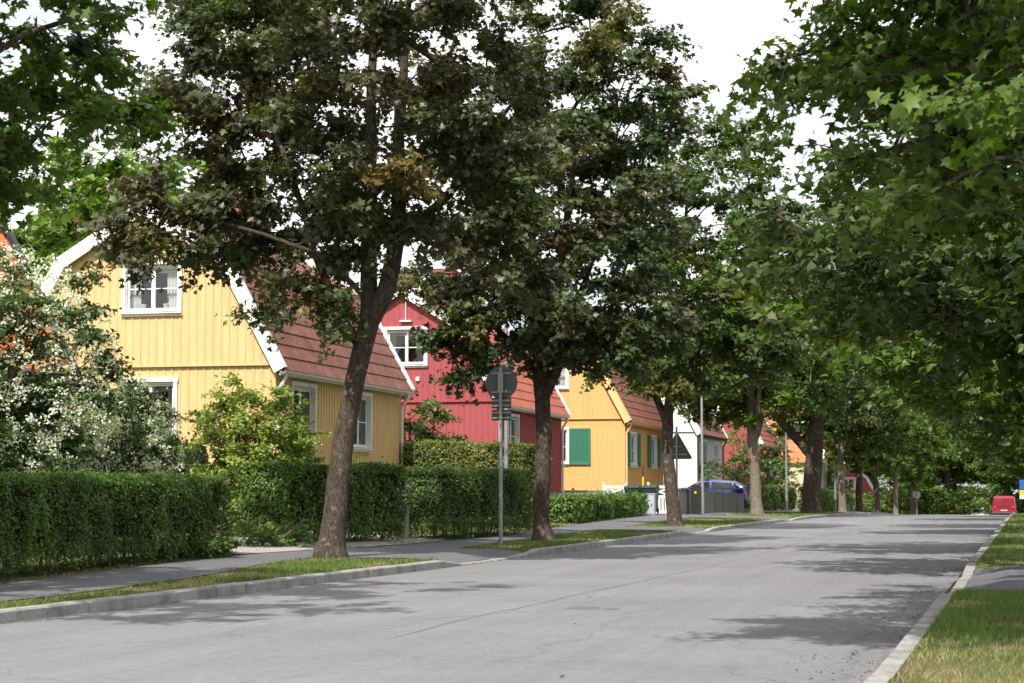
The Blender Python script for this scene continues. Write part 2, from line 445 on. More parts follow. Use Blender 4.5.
GREEN = [((.06, .1, .012), 4), ((.085, .14, .016), 4), ((.12, .185, .022), 2), ((.16, .2, .035), 1)]
DEEP = [((.045, .07, .012), 4), ((.065, .1, .015), 4), ((.095, .14, .022), 2)]
MAROON = [((.068, .078, .036), 5), ((.085, .078, .042), 1.5), ((.075, .105, .036), 5), ((.13, .12, .035), 1.4), ((.17, .11, .03), .35)]
OLIVE = [((.065, .085, .028), 4), ((.06, .115, .02), 4), ((.09, .11, .028), 2), ((.13, .12, .03), 1.0), ((.16, .09, .02), .12)]
BRIGHT = [((.1, .165, .028), 4), ((.13, .205, .038), 4), ((.17, .24, .055), 2)]
BLUEG = [((.05, .09, .05), 4), ((.07, .11, .065), 3)]

def pick(pal, n, rng):
    c = np.array([p[0] for p in pal]); w = np.array([p[1] for p in pal], float); w /= w.sum()
    return c[rng.choice(len(pal), n, p=w)]

def tree_meshes(key, limbs, ells, nclump, lpc, size, tmpl, pal, seed, crad, leafmat='leaf', barkm='bark', twigs=6, sag=0, minz=(.5, 1.7)):
    rng = np.random.default_rng(seed)
    nodes = []; par = []; rad0 = []; chains = []
    for li, L in enumerate(limbs):
        ch = []
        L = [np.array(p, float) for p in L]
        # refine polyline
        fine = []
        for a, b in zip(L, L[1:]):
            m = max(2, int(np.linalg.norm(b[:3]-a[:3])/.35))
            for q in range(m): fine.append(a+(b-a)*q/m)
        fine.append(L[-1])
        for i, p in enumerate(fine):
            j = rng.normal(0, .009, 3) if i else 0
            if i == 0 and li > 0:
                d = [np.linalg.norm(nn-p[:3]) for nn in nodes]; k = int(np.argmin(d)); ch.append(k); continue
            nodes.append(p[:3]+j); par.append(ch[-1] if ch else -1); rad0.append(p[3]); ch.append(len(nodes)-1)
        chains.append(ch)
    base_n = len(nodes)
    # clump centres
    W = np.array([e[6] for e in ells], float); W /= W.sum(); cl = []; tries = 0; mind = crad*.72
    while len(cl) < nclump and tries < nclump*40:
        tries += 1
        e = ells[rng.choice(len(ells), p=W)]
        u = rng.normal(size=3); u /= np.linalg.norm(u); r = rng.uniform(.12, 1)**.55
        p = np.array(e[:3]) + u*r*np.array(e[3:6])
        if p[2] < minz[0]: continue
        if cl and min(np.sum((np.array(cl)-p)**2, 1)) < mind**2 and tries < nclump*25: continue
        cl.append(p)
    cl = np.array(cl)
    NB = np.array(nodes)
    order = np.argsort([np.min(np.linalg.norm(NB-p, axis=1)) for p in cl])
    cnt = {}
    for idx in order:
        p = cl[idx]; NN = np.array(nodes); d = p-NN; dist = np.linalg.norm(d, axis=1)
        hor = np.linalg.norm(d[:, :2], axis=1)
        cost = dist + 1.2*np.maximum(0, hor*.35-d[:, 2]) + np.where(NN[:, 2] < minz[1], 20, 0)
        k = int(np.argmin(cost)); a = NN[k]; m = max(2, int(dist[k]/.45)); ch = [k]
        ctrl = (a+p)/2 + np.array([0, 0, .12*dist[k]-sag*hor[k]]) + rng.normal(0, .06*dist[k], 3)
        for q in range(1, m+1):
            t = q/m; pt = (1-t)**2*a + 2*t*(1-t)*ctrl + t*t*p + (rng.normal(0, .03, 3) if q < m else 0)
            nodes.append(pt); par.append(ch[-1]); rad0.append(0); ch.append(len(nodes)-1)
        chains.append(ch)
    N = len(nodes); w = np.zeros(N)
    for ch in chains[len(limbs):]: w[ch[-1]] += 1
    for i in range(N-1, -1, -1):
        if par[i] >= 0 and i >= base_n: w[par[i]] += w[i]
    rr = np.maximum(.011*crad/.55*np.sqrt(w+.6), np.array(rad0)); r0 = np.array(rad0); rr = np.where(r0 > .012, np.minimum(rr, r0*1.1), rr)
    b = MB()
    for ci, ch in enumerate(chains):
        main = ci < len(limbs)
        rads = [rr[i] for i in ch]
        if not main or ci > 0: rads[0] = min(rads[0], rads[1]*1.15)
        if main: rads = [max(a, .02) for a in rads]
        pts = [nodes[i] for i in ch]
        if main and ci == 0:      # root flare + irregular trunk
            pts = [pts[0]-np.array([0, 0, .15])] + [pts[0]+np.array([0, 0, .02])] + list(pts[0:1]+np.array([0, 0, .16])) + pts[1:]
            rads = [rads[0]*1.3, rads[0]*1.2, rads[0]*1.06] + rads[1:]
        b.tube(pts, rads, 14 if main and ci == 0 else (9 if main else 5), 0, cap=False)
    # twigs & leaves
    P = []; D = []; CI = []
    centre = np.mean(cl, 0)
    for ci, p in enumerate(cl):
        out = p-centre; out[2] *= .4; out /= (np.linalg.norm(out)+.01)
        nt_ = max(2, twigs + rng.integers(-1, 2)); kk = int(lpc*rng.uniform(.5, 1.5)/nt_)
        for q in range(nt_):
            u = rng.normal(size=3)*np.array([1, 1, .45]) + out*.7; u /= np.linalg.norm(u)
            e = p + u*crad*rng.uniform(.6, 1.25)
            e[2] -= .12*crad
            mid = (p+e)/2 + np.array([0, 0, .08*crad])
            if twigs > 3: b.tube([p, mid, e], [.009, .006, .003], 3, 0, cap=False)
            t = rng.uniform(.15, 1.05, kk)[:, None]
            pts = (1-t)**2*p + 2*t*(1-t)*mid + t*t*e + rng.normal(0, .16*crad, (kk, 3))*np.array([1, 1, .6])
            P.append(pts); D.append(np.tile(u, (kk, 1))); CI += [ci]*kk
    P = np.vstack(P); D = np.vstack(D); CI = np.array(CI)
    Nn = np.array([0, 0, 1.0]) + D*.55 + rng.normal(0, .62, P.shape)
    cc = pick(pal, len(cl), rng); lc = pick(pal, len(P), rng)
    mixw = rng.uniform(0, 1, (len(P), 1))**.8*.45
    C = (cc[CI]*(1-mixw) + lc*mixw)*rng.uniform(.75, 1.3, (len(P), 1))
    V, F, CV = scatter_leaves(P, Nn, size, tmpl, C, rng)
    crown = np_mesh(key+'_crown', V, F, M[leafmat], CV)
    me = bpy.data.meshes.new(key+'_trunk'); me.from_pydata(b.v, [], b.f); me.materials.append(M[barkm])
    me.polygons.foreach_set('use_smooth', [True]*len(b.f)); me.update()
    return me, crown

TG = 'maples lining the left verge'; TR = 'maples lining the right verge'
def place_tree(name, ms, loc, label, group=None, rz=0, sc_=1, cat='tree'):
    e = empty(name, loc, rz, label, cat, group); e.scale = (sc_, sc_, sc_)
    link('trunk', ms[0], e); link('crown', ms[1], e); return e
# ------------------------------------------------------------------ trees
def trunk_generic(h, r, seed, fork=3.2):
    rn = random.Random(seed); L = [[(0, 0, 0, r), (rn.uniform(-.1, .1), 0, 1.5, r*.85), (rn.uniform(-.2, .2), rn.uniform(-.2, .2), fork, r*.78), (rn.uniform(-.3, .3), rn.uniform(-.3, .3), h*.6, r*.4), (0, 0, h*.85, .04)]]
    for k in range(3):
        a = rn.uniform(0, 6.28); z0 = fork+rn.uniform(-.3, .5)
        L.append([(0, 0, z0, r*.5), (math.cos(a)*.7, math.sin(a)*.7, z0+1.1, r*.42), (math.cos(a)*1.5, math.sin(a)*1.5, h*.55, r*.25), (math.cos(a)*2.2, math.sin(a)*2.2, h*.75, .03)])
    return L

# first maple: leaning trunk forking at about 4 m
L1 = [[(0,0,0,.245), (.05,0,.5,.198), (.19,.03,1.9,.172), (.42,0,2.9,.16), (.66,0,3.8,.165), (.62,0,4.4,.14), (.6,.05,5.2,.12), (.62,.1,6.2,.105), (.64,0,7.5,.08), (.75,0,9.6,.05), (.7,0,11.2,.02)],
      [(.72,0,3.8,.16), (.95,-.05,4.35,.15), (1.12,-.1,5,.135), (1.18,-.1,5.8,.12), (1.12,0,7,.09), (1.25,.1,9,.05), (1.4,.1,10.8,.02)],
      [(.5,0,3.3,.085), (.12,-.2,4.1,.07), (-.2,-.3,4.9,.06), (-.5,-.3,5.9,.05), (-1.0,-.3,7.2,.035), (-1.4,-.2,8.6,.02)],
      [(.62,0,4.2,.05), (-.1,-.5,4.9,.04), (-1.3,-.8,5.3,.03), (-2.6,-.7,5.7,.015)],
      [(1.12,-.1,5,.09), (1.9,.5,6,.07), (2.8,.8,7.4,.03)]]
E1 = [(.5,0,8.6,3.6,3.2,3.4,5), (-2.5,-.2,5.55,1.7,1.4,.85,1.6), (-.35,-.3,4.15,.9,.9,.5,.55), (-2.0,0,7.6,1.5,1.6,1.4,.9), (2.3,.2,6.0,1.6,1.6,1.9,1.4), (3.2,.2,10.6,1.8,2.2,1.2,1.0), (-.1,0,5.6,1.8,1.8,.9,1.0)]  # the highest lobe sits above the view, added for its shadow on the road
T1 = tree_meshes('tree_one', L1, E1, 205, 370, .1, MAPLE, MAROON, 11, .68, 'leaf_dark')
place_tree('maple_tree', T1, (-10.95, 29.0, .14), 'tall brown-leaved maple with a leaning trunk that forks, in front of the pale yellow house', TG)
L2 = [[(0,0,0,.215), (-.05,0,.5,.185), (.02,0,1.8,.17), (0,0,3.0,.165), (-.05,0,3.5,.16), (-.12,0,4.6,.13), (-.25,0,6,.09), (-.2,0,8.5,.05), (-.1,0,11,.02)],
      [(0,0,3.2,.13), (.25,0,4.3,.12), (.35,0,5.6,.09), (.6,0,7.5,.06), (.9,0,9.5,.02)],
      [(0,0,3.0,.11), (.55,-.1,4.0,.1), (.85,-.2,5.2,.07), (1.5,-.2,6.8,.03)],
      [(-.05,0,3.6,.09), (-.9,-.2,4.5,.06), (-1.8,-.2,5.3,.03)]]
E2 = [(.15,0,7.9,3.1,3,4.1,5), (-1.4,-.2,4.6,1.0,1.0,1.1,.9), (-2.1,0,6.3,1.1,1.2,.9,.6), (1.6,0,4.6,1.4,1.3,.95,1.2), (.2,-.4,4.7,1.6,1.4,.6,.7), (1.0,0,10.4,1.8,1.8,1.6,1)]
T2 = tree_meshes('tree_two', L2, E2, 190, 330, .108, MAPLE, MAROON[1:]+[((.045, .08, .025), 3)], 12, .68, 'leaf_dark')
place_tree('maple_tree', T2, (-10.12, 39.6, .13), 'straight maple with three limbs beside the round sign back, in front of the red house', TG)
L3 = [[(0,0,0,.22), (-.12,0,1.2,.19), (-.22,0,2.2,.18), (-.2,0,3.3,.165), (.0,0,4.4,.15), (.2,0,6,.1), (.4,0,9,.05), (.5,0,11.5,.02)],
      [(-.22,0,3.0,.13), (-.6,0,4.0,.11), (-1.1,0,5.4,.08), (-1.5,0,7,.03)], [(-.1,0,3.6,.12), (.6,0,4.8,.07), (1.3,0,6.5,.06), (2,0,8.5,.03)]]
E3 = [(.9,0,8.2,3.1,3,4.2,5), (-.9,0,5.2,1.7,1.6,1.2,1.2), (2.2,0,5.5,1.7,1.6,1.3,1), (.4,-.3,4.4,1.3,1.2,.5,.5)]
T3 = tree_meshes('tree_three', L3, E3, 165, 250, .14, MID, OLIVE, 13, .72)
place_tree('maple_tree', T3, (-10.3, 56.2, .13), 'maple with a forked trunk in front of the triangular sign back and the ochre house', TG)
E4 = [(.3,0,8.6,3.9,3.5,4.7,5), (2.0,0,5.2,1.8,1.8,1.2,1), (-2,0,5.3,1.7,1.7,1.1,1)]
T4 = tree_meshes('tree_four', trunk_generic(13, .28, 4, 3.0), E4, 160, 220, .17, MID, GREEN+OLIVE[:2]+BRIGHT[:1], 14, .75, barkm='bark_pale')
place_tree('maple_tree', T4, (-11.6, 83.1, .12), 'green maple on a sandy mound beside the end of the concrete wall', TG)
T5 = tree_meshes('tree_five', [[(0,0,0,.46), (.05,0,1.5,.43), (.2,0,3,.4), (.3,0,4.5,.34), (.4,0,7,.2), (.4,0,10,.05)], [(.1,0,2.6,.25), (-1.0,0,3.9,.22), (-2.2,0,5.2,.15), (-3.4,0,7,.05)], [(.3,0,4,.2), (1.6,0,5.6,.14), (2.8,0,8,.04)]],
    [(0,0,9,4.8,4.4,4.9,5), (-3,0,6,1.7,1.7,1.2,1), (3,0,5.6,1.9,1.8,1.3,1)], 150, 150, .2, MID, DEEP+MAROON[:3], 15, .9, 'leaf_dark')
place_tree('maple_tree', T5, (-10.1, 90.9, .1), 'old maple with the thickest dark trunk and a low limb to the left', TG)
G1 = tree_meshes('green_tree', trunk_generic(11, .24, 5), [(0,0,7.2,3.7,3.7,4.2,5), (1.5,1,4.4,1.8,1.8,1.1,1), (-1.5,-1,4.5,1.8,1.8,1.1,1)], 130, 120, .24, MID, GREEN, 21, .85, twigs=3)
G2 = tree_meshes('olive_tree', trunk_generic(11, .22, 6), [(0,0,7.4,3.5,3.5,4.3,5), (-1.4,1,4.6,1.8,1.8,1.0,1), (1.6,-.6,4.8,1.7,1.8,1.1,1)], 130, 120, .24, MID, OLIVE+DEEP[:1], 22, .85, twigs=3, barkm='bark_pale')
G3 = tree_meshes('bright_tree', trunk_generic(11, .2, 7, 2.2), [(0,0,6.6,3.6,3.6,4.6,5), (0,1,3.4,2.8,2.8,1.3,1.3)], 140, 120, .25, MID, BRIGHT+GREEN[:1], 23, .85, twigs=3, barkm='bark_pale')
G4 = tree_meshes('birch_tree', trunk_generic(14, .16, 8, 4), [(0,0,8,2.2,2.2,6,5), (.4,0,12,1.2,1.2,2.5,1)], 90, 80, .13, KITE, BLUEG+GREEN[:1], 24, .75, twigs=3, barkm='bark_pale')
for ms, x, y, s, lab in [
    (G2, -10.4, 109.5, 1.05, 'slender pale-barked maple right of the thick dark trunk'),
    (G1, -10.4, 120.5, 1.0, 'maple near the crest, left one of the two dark trunks before the orange roof'),
    (G1, -10.4, 134, 1.05, 'maple past the crest with a thin dark trunk beside the orange and white house'),
    (G2, -10.6, 156, 1.1, 'maple past the crest, left neighbour of the small round sign'),
    (G1, -10.4, 176, 1.1, 'maple past the crest, right behind the small round sign'),
    (G3, -10.5, 200, 1.1, 'light green maple, last of the left verge row')]:
    place_tree('maple_tree', ms, (x, y, gz(x, y)-.02), lab, TG, rz=(y*1.7) % 6.28, sc_=s)
# near left tree: only its branches reach into the frame
L0 = [[(0,0,0,.27), (.05,0,1.6,.23), (.1,0,3.2,.2), (.2,.1,6,.12), (.2,.1,9.5,.03)], [(.1,0,3.0,.06), (.9,.8,4.6,.04), (1.9,1.6,5.6,.03), (2.6,2.2,6,.015)], [(.1,0,3.4,.1), (.8,1.4,4.3,.07), (1.2,2.8,4.8,.03)]]
E0 = [(-.2,.2,6.9,2.9,3.0,3.2,5), (.6,2.4,4.6,1.3,1.3,.8,1.6), (1.9,2.6,5.4,1.3,1.4,.6,1.3), (2.2,1.9,5.7,1.1,1.1,.45,.6), (3.0,-2.6,6.8,1.8,1.8,1.2,1.2), (2.6,.8,7.6,2.0,2.2,1.3,1.4)]  # last two lobes, out of view, are added to shade the road
T0 = tree_meshes('tree_zero', L0, E0, 125, 210, .095, MAPLE, DEEP+GREEN[:2], 10, .55)
place_tree('maple_tree', T0, (-11.45, 15.0, .12), 'green maple at the left edge, only its leafy branches hang into view', TG)
# right verge
LR = [[(0,0,0,.32), (0,0,2.2,.27), (-.1,.1,4,.22), (-.2,.2,7,.12), (0,0,10.5,.03)], [(0,0,2.4,.15), (-1.2,.2,3.3,.12), (-2.6,.4,4.1,.08), (-4.2,.4,4.9,.03)],
      [(0,0,2.8,.13), (-1.4,-1.2,4.0,.1), (-2.8,-2.0,5.2,.05)], [(0,0,3,.13), (-.9,1.8,4.2,.1), (-2.2,3.2,5,.04)], [(0,0,3,.12), (1.6,.6,4.6,.09), (3,1,6,.04)]]
ER = [(-.3,0,7.6,5.4,5.0,4.0,5), (-3.2,.8,4.9,2.2,2.6,1.3,2.4), (-2.2,-1.6,4.3,1.7,1.5,1.0,1.0), (-1.2,2.8,3.9,1.9,1.5,1.0,1.0), (-4.0,-4.8,7.3,2.0,2.6,1.0,2.2), (-3.2,-3.6,3.2,.7,.6,.35,.25), (-3.7,.4,5.6,.9,1.4,1.0,.8)]  # high near-side lobe, above the view, is added to throw shade on the road
TR1 = tree_meshes('right_one', LR, ER, 235, 320, .088, MAPLE, GREEN[:2]+DEEP+DEEP, 31, .75)
place_tree('maple_tree', TR1, (3.0, 15.8, .12), 'green maple on the right verge nearest the camera, its canopy filling the top right corner', TR)
ER2 = [(-.2,0,7.4,5.0,4.8,4.4,5), (-5.2,.5,4.6,1.5,3.4,.7,1.3), (-3.9,.6,4.7,2.1,2.4,1.2,2.0), (-1.8,-2.0,4.0,1.8,1.7,1.2,1.2), (-1.5,2.6,4.0,1.9,1.7,1.2,1.2)]
TR2 = tree_meshes('right_two', LR, ER2, 190, 260, .135, MID, DEEP+OLIVE[:2], 32, .8, 'leaf_dark')
ER3 = ER2+[(-6.2,.5,4.7,2.2,3.8,.8,1.6), (-4.6,0,7.2,2.0,2.5,1.7,1.3),(-2.4,0,3.9,2.0,2.6,.9,1.2)]  # first two extra lobes are added over the road for their shadow bands
TR3 = tree_meshes('right_three', LR, ER3, 170, 140, .21, MID, GREEN[:3]+DEEP+BRIGHT[:1], 33, .9, twigs=3)
ordn = ['second', 'third', 'fourth', 'fifth', 'sixth', 'seventh', 'eighth', 'ninth', 'tenth', 'eleventh', 'twelfth', 'thirteenth']
for k, (y, ms) in enumerate([(27, TR2), (37.5, TR3), (49, TR3), (61, TR3), (74, TR3), (88, TR2), (103, TR3), (119, TR3), (138, TR3), (158, TR2), (180, TR3), (203, TR3)]):
    x = 3.0 + .25*math.sin(k*2.1)
    place_tree('maple_tree', ms, (x, y, gz(x, y)-.02), ['dark', 'mid green'][ms is TR3]+' maple on the right verge, '+ordn[k]+' from the camera', TR, rz=[0, .35, -.3, .2][k % 4], sc_=1 + .04*math.sin(k*1.7))
# behind the gardens and at the end of the street
TB = 'trees behind the gardens'
for ms, x, y, s, lab in [
    (G3, -33.5, 66, 1.4, 'bright green tree behind the lilac at the left edge'), (G3, -40.5, 76, 1.5, 'bright green tree further back at the left edge'),
    (G4, -43.5, 88, 1.35, 'tall thin bluish birch left of the pale yellow gable'), (G4, -46.5, 90, 1.2, 'shorter bluish birch behind the bright green trees at left'),
    (G3, -31, 96, 1.15, 'light green tree seen between the pale yellow and red houses'),
    (G3, -24, 118, 1.05, 'light green garden tree behind the white house'), (G1, -27, 140, 1.1, 'mid green garden tree behind the cream house'),
    (G3, -17, 150, .7, 'small light green garden tree among the orange roofs')]:
    place_tree('garden_tree', ms, (x, y, .2+drop(y)), lab, TB, rz=x % 6.28, sc_=s)
TE = 'trees closing the end of the street'
endl = ['leftmost', 'second from the left', 'third from the left', 'fourth from the left', 'fifth from the left', 'sixth from the left', 'seventh from the left', 'eighth from the left', 'rightmost']
for k, x in enumerate([-36, -29, -23, -17.5, -12, -7.5, -2.5, 2.5, 9]):
    y = 196+7*math.sin(k*2.3); place_tree('distant_tree', [G3, G3, G1, G3, G3, G3][k % 6], (x, y, gz(x, y)), 'tree in the green mass closing the street, '+endl[k], TE, rz=k*1.3, sc_=2.15+.2*math.sin(k))

# ------------------------------------------------------------------ hedges and shrubs
def hedge(name, label, pts, w, h, dens, size, pal, seed, group='clipped hedges along the footway', wob=.095, gap=.12, cat='hedge', tmpl=KITE, z0=None):
    rng = np.random.default_rng(seed)
    pts = np.array(pts, float); seg = pts[1:]-pts[:-1]; sl = np.linalg.norm(seg, axis=1); cum = np.concatenate([[0], np.cumsum(sl)]); Lt = cum[-1]
    def at(s):
        i = np.clip(np.searchsorted(cum, s, 'right')-1, 0, len(sl)-1); t = (s-cum[i])/sl[i]
        p = pts[i]+seg[i]*t[:, None]; d = seg[i]/sl[i][:, None]; return p, d
    per = Lt*(2*h+w) + 2*w*h; n = int(per*dens)
    which = rng.choice(4, n, p=np.array([Lt*h, Lt*h, Lt*w, 2*w*h])/per)
    s = rng.uniform(0, Lt, n); zz = rng.uniform(0, 1, n)**.92*h; o = rng.uniform(-w/2, w/2, n)
    inn = np.abs(rng.normal(0, .07, n)); o = np.where(which == 0, w/2-inn, np.where(which == 1, -w/2+inn, o)); zz = np.where(which == 2, h-inn*.8, zz)
    endf = rng.random(n) < .5; s = np.where(which == 3, np.where(endf, inn, Lt-inn), s)
    mn = mathutils.noise.noise; so_ = np.sign(o)*(which < 2)*7.3+which*3.1
    bumpv = wob*np.array([1.5*mn((a*.9, b*1.1, c))+1.1*mn((a*2.7, b*2.9, c+5))+.7*mn((a*6.5, b*6.5, c+9)) for a, b, c in zip(s, zz, so_+seed)])
    p, d = at(s); nx = np.column_stack([d[:, 1], -d[:, 0]])
    shr = np.clip((zz/h-.86)/.14, 0, 1)**2*.13 + np.clip(.22-zz/h, 0, 1)*.5*w*.6
    o2 = o*(1-shr*2*np.abs(o)/w/1) + np.sign(o)*bumpv*(which < 2)
    zz = zz + (which == 2)*bumpv*.5
    zz = zz + (which == 2)*(rng.random(n) < .05)*rng.exponential(.06, n)
    o2 = o2 + np.sign(o)*(which < 2)*(rng.random(n) < .03)*rng.exponential(.05, n)
    base = np.array([gz(a, b) for a, b in p]) if z0 is None else z0
    P = np.column_stack([p[:, 0]+nx[:, 0]*o2, p[:, 1]+nx[:, 1]*o2, base+gap*rng.uniform(0, 1, n)*(zz < .2)+zz])
    P[:, :2] += d*((which == 3)*np.where(endf, -1, 1)*bumpv)[:, None]
    keep = rng.random(n) < np.clip(.62+zz/h*3, 0, 1); P, which, o, endf, d, nx = P[keep], which[keep], o[keep], endf[keep], d[keep], nx[keep]
    out = np.zeros_like(P); sg = np.sign(o)[:, None]
    out[:, :2] = np.where((which < 2)[:, None], nx*sg, 0) + np.where((which == 3)[:, None], d*np.where(endf, -1, 1)[:, None], 0); out[:, 2] = (which == 2)*1.0 + .35
    N = out + rng.normal(0, .55, P.shape)
    patch = (np.sin(P[:, 0]*2.1+P[:, 1]*1.7+P[:, 2]*2.9+seed)+np.sin(P[:, 1]*4.3-P[:, 2]*3.1))[:, None]*.14+1
    C = pick(pal, len(P), rng)*rng.uniform(.7, 1.3, (len(P), 1))*patch
    V, F, CV = scatter_leaves(P, N, size, tmpl, C, rng)
    e = empty(name, (0, 0, 0), 0, label, cat, group)
    c0 = pts.mean(0); e.location = (c0[0], c0[1], 0); V = V - np.array([c0[0], c0[1], 0])
    link('foliage', np_mesh(name, V, F, M['hedge_leaf'], CV), e)
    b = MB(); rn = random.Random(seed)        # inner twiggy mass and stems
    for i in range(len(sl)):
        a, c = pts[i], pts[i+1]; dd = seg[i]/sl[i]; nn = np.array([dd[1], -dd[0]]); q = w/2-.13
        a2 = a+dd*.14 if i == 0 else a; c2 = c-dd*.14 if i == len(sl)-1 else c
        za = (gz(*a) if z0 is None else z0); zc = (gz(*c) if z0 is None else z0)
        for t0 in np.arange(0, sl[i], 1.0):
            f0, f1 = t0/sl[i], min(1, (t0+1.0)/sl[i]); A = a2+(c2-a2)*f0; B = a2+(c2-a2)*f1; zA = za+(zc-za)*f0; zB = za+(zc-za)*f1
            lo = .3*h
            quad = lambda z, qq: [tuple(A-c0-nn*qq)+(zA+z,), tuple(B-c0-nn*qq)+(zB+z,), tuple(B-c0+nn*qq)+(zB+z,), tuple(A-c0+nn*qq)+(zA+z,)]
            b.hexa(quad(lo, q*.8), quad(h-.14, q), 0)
        for k in range(int(sl[i]*4)):
            f = rn.random(); A = a2+(c2-a2)*f-c0+nn*rn.uniform(-.5, .5)*w*.6; z = za+(zc-za)*f
            b.tube([(A[0], A[1], z-.05), (A[0]+rn.uniform(-.08, .08), A[1]+rn.uniform(-.08, .08), z+.25), (A[0]+rn.uniform(-.15, .15), A[1]+rn.uniform(-.15, .15), z+.4*h+.1)], [.02, .014, .01], 5, 1, cap=False)
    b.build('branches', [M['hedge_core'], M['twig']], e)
    return e
HG = [((.07, .125, .022), 4), ((.1, .17, .032), 3), ((.05, .088, .018), 3), ((.14, .21, .05), 1.2)]
HL = [((.1, .18, .03), 4), ((.14, .23, .045), 3), ((.07, .13, .025), 2), ((.2, .13, .05), .8)]
HR = [((.13, .2, .04), 4), ((.2, .2, .05), 2), ((.09, .16, .03), 3), ((.3, .12, .06), 1.2)]
hedge('hedge', 'long dark green clipped hedge in the left foreground along the footway', [(-11.7, 12.0), (-12.0, 16), (-12.45, 20.5), (-12.85, 25.5), (-13.0, 28.4)], 1.15, 1.27, 2300, .042, HG, 1)
hedge('hedge', 'looser leafy hedge behind the leaning maple trunk, right of the gravel drive', [(-14.1, 33.6), (-13.5, 35.2), (-12.95, 37.2)], 1.3, 1.5, 1500, .062, HG[:1]+HL[:3]+HG[3:], 2, wob=.13)
hedge('hedge', 'dark clipped hedge block between the weathered gatepost and the round sign pole', [(-12.55, 38.6), (-12.4, 41.5), (-12.35, 44.8)], 1.3, 1.52, 1500, .05, HG, 3)
hedge('hedge', 'tall yellow-green hedge with reddish tips below the red gable', [(-20.5, 50.9), (-17, 50.6), (-14.2, 50.0), (-12.9, 49.6)], 1.0, 2.22, 1100, .07, HR, 4, group=None, wob=.1)
hedge('hedge', 'low bright leafy hedge along the footway before the ochre house', [(-13.6, 55.0), (-14.0, 61), (-14.3, 66), (-14.5, 70.7)], 1.0, .76, 900, .09, [(c, w) for c, w in HL[:3]]+HG[:2], 5, wob=.12)
hedge('hedge', 'dark low hedge beyond the concrete wall', [(-14.2, 97), (-14.0, 104), (-13.8, 112)], 1.0, 1.3, 350, .1, HG, 6)
hedge('hedge', 'dark hedge between the thick trunk and the slender pale trunk', [(-13.8, 122), (-13.7, 131), (-13.6, 145)], 1.2, 1.5, 220, .12, HG+HL[:1], 7)

def shrub(name, label, loc, r, h, ncl, lpc, size, pal, seed, tmpl=KITE, group=None, crad=.4, stems=6, cat='shrub', lm='hedge_leaf', blossom=0):
    rn = random.Random(seed)
    limbs = []
    for k in range(stems):
        a = k*6.283/stems+rn.uniform(-.4, .4); rr = r*rn.uniform(.3, .65)
        limbs.append([(rn.uniform(-.1, .1)+.1*math.cos(a), .1*math.sin(a), -.05, .035), (math.cos(a)*rr*.4, math.sin(a)*rr*.4, h*.35, .026), (math.cos(a)*rr, math.sin(a)*rr, h*.8, .008)])
    ells = [(0, 0, h*.55, r, r, h*.45, 3), (0, 0, h*.3, r*.8, r*.8, h*.28, 1)]
    tr, cr = tree_meshes(name, limbs, ells, ncl, lpc, size, tmpl, pal, seed, crad, lm, 'twig', twigs=5, minz=(.04, h*.12))
    e = empty(name, loc, 0, label, cat, group)
    link('stems', tr, e); link('foliage', cr, e)
    if blossom:
        rng = np.random.default_rng(seed); P = []
        for _ in range(blossom):
            u = rng.normal(size=3); u /= np.linalg.norm(u)
            c = np.array([0, 0, h*.55])+u*np.array([r, r, h*.46])*rng.uniform(.72, 1.08)
            k = rng.integers(10, 22); P.append(c+rng.normal(0, .042, (k, 3))*np.array([1, 1, .8]))
        P = np.vstack(P); N = rng.normal(size=P.shape)+np.array([0, -.3, .5])
        C = np.array([.74, .75, .69])*rng.uniform(.8, 1.15, (len(P), 1))
        V, F, CV = scatter_leaves(P, N, .048, KITE, C, rng); link('blossom', np_mesh('blossom', V, F, M['hedge_leaf'], CV), e)
    return e
LIL = [((.07, .115, .035), 3), ((.1, .155, .05), 3), ((.045, .075, .025), 3)]
shrub('flowering_lilac', 'large white-blossomed shrub behind the long foreground hedge', (-15.75, 26.6, .25), 1.95, 4.7, 150, 260, .095, LIL, 41, crad=.46, cat='flowering shrub', blossom=1900, stems=9, group='white-blossomed shrubs in the left garden')
shrub('flowering_lilac', 'lower white-blossomed shrub right against the pale yellow gable window', (-15.6, 30.2, .25), 1.3, 2.95, 75, 210, .09, LIL, 42, crad=.42, cat='flowering shrub', blossom=1100, stems=7, group='white-blossomed shrubs in the left garden')
shrub('flowering_lilac', 'white-blossomed shrub top at the left edge below the orange roof', (-17.3, 25.6, .25), 1.6, 3.5, 125, 230, .095, LIL, 43, crad=.44, cat='flowering shrub', blossom=1100, stems=7, group='white-blossomed shrubs in the left garden')
FOR = [((.2, .27, .04), 3), ((.26, .33, .06), 2), ((.13, .19, .03), 2), ((.22, .16, .06), .7)]
shrub('light_green_shrub', 'sparse light green shrub at the near corner of the pale yellow house', (-15.25, 35.6, .28), 1.3, 3.1, 150, 170, .08, FOR, 44, crad=.36, stems=12)
shrub('light_green_shrub', 'small light green shrub beneath the first street window of the pale yellow house', (-14.85, 36.6, .28), .65, 2.1, 60, 190, .07, FOR, 45, crad=.3, stems=8)
shrub('garden_shrub', 'dark green shrub between the pale yellow house and the red gable', (-17.3, 52.8, .3), 1.2, 3.6, 70, 150, .12, HG+LIL[:1], 46, crad=.45)
shrub('garden_shrub', 'dark bush at the far end of the concrete wall', (-14.6, 95.0, .28), 1.5, 2.6, 40, 80, .14, HG, 47, crad=.5)
shrub('garden_shrub', 'light green bush left of the thick dark trunk', (-15.2, 116, .2), 2.0, 3.6, 50, 80, .16, HL[:3], 48, crad=.6)
shrub('garden_shrub', 'yellow-green bush between the pale trunks near the crest', (-14.8, 137, -.2), 2.4, 3.6, 50, 80, .18, HL[:3], 49, crad=.7)
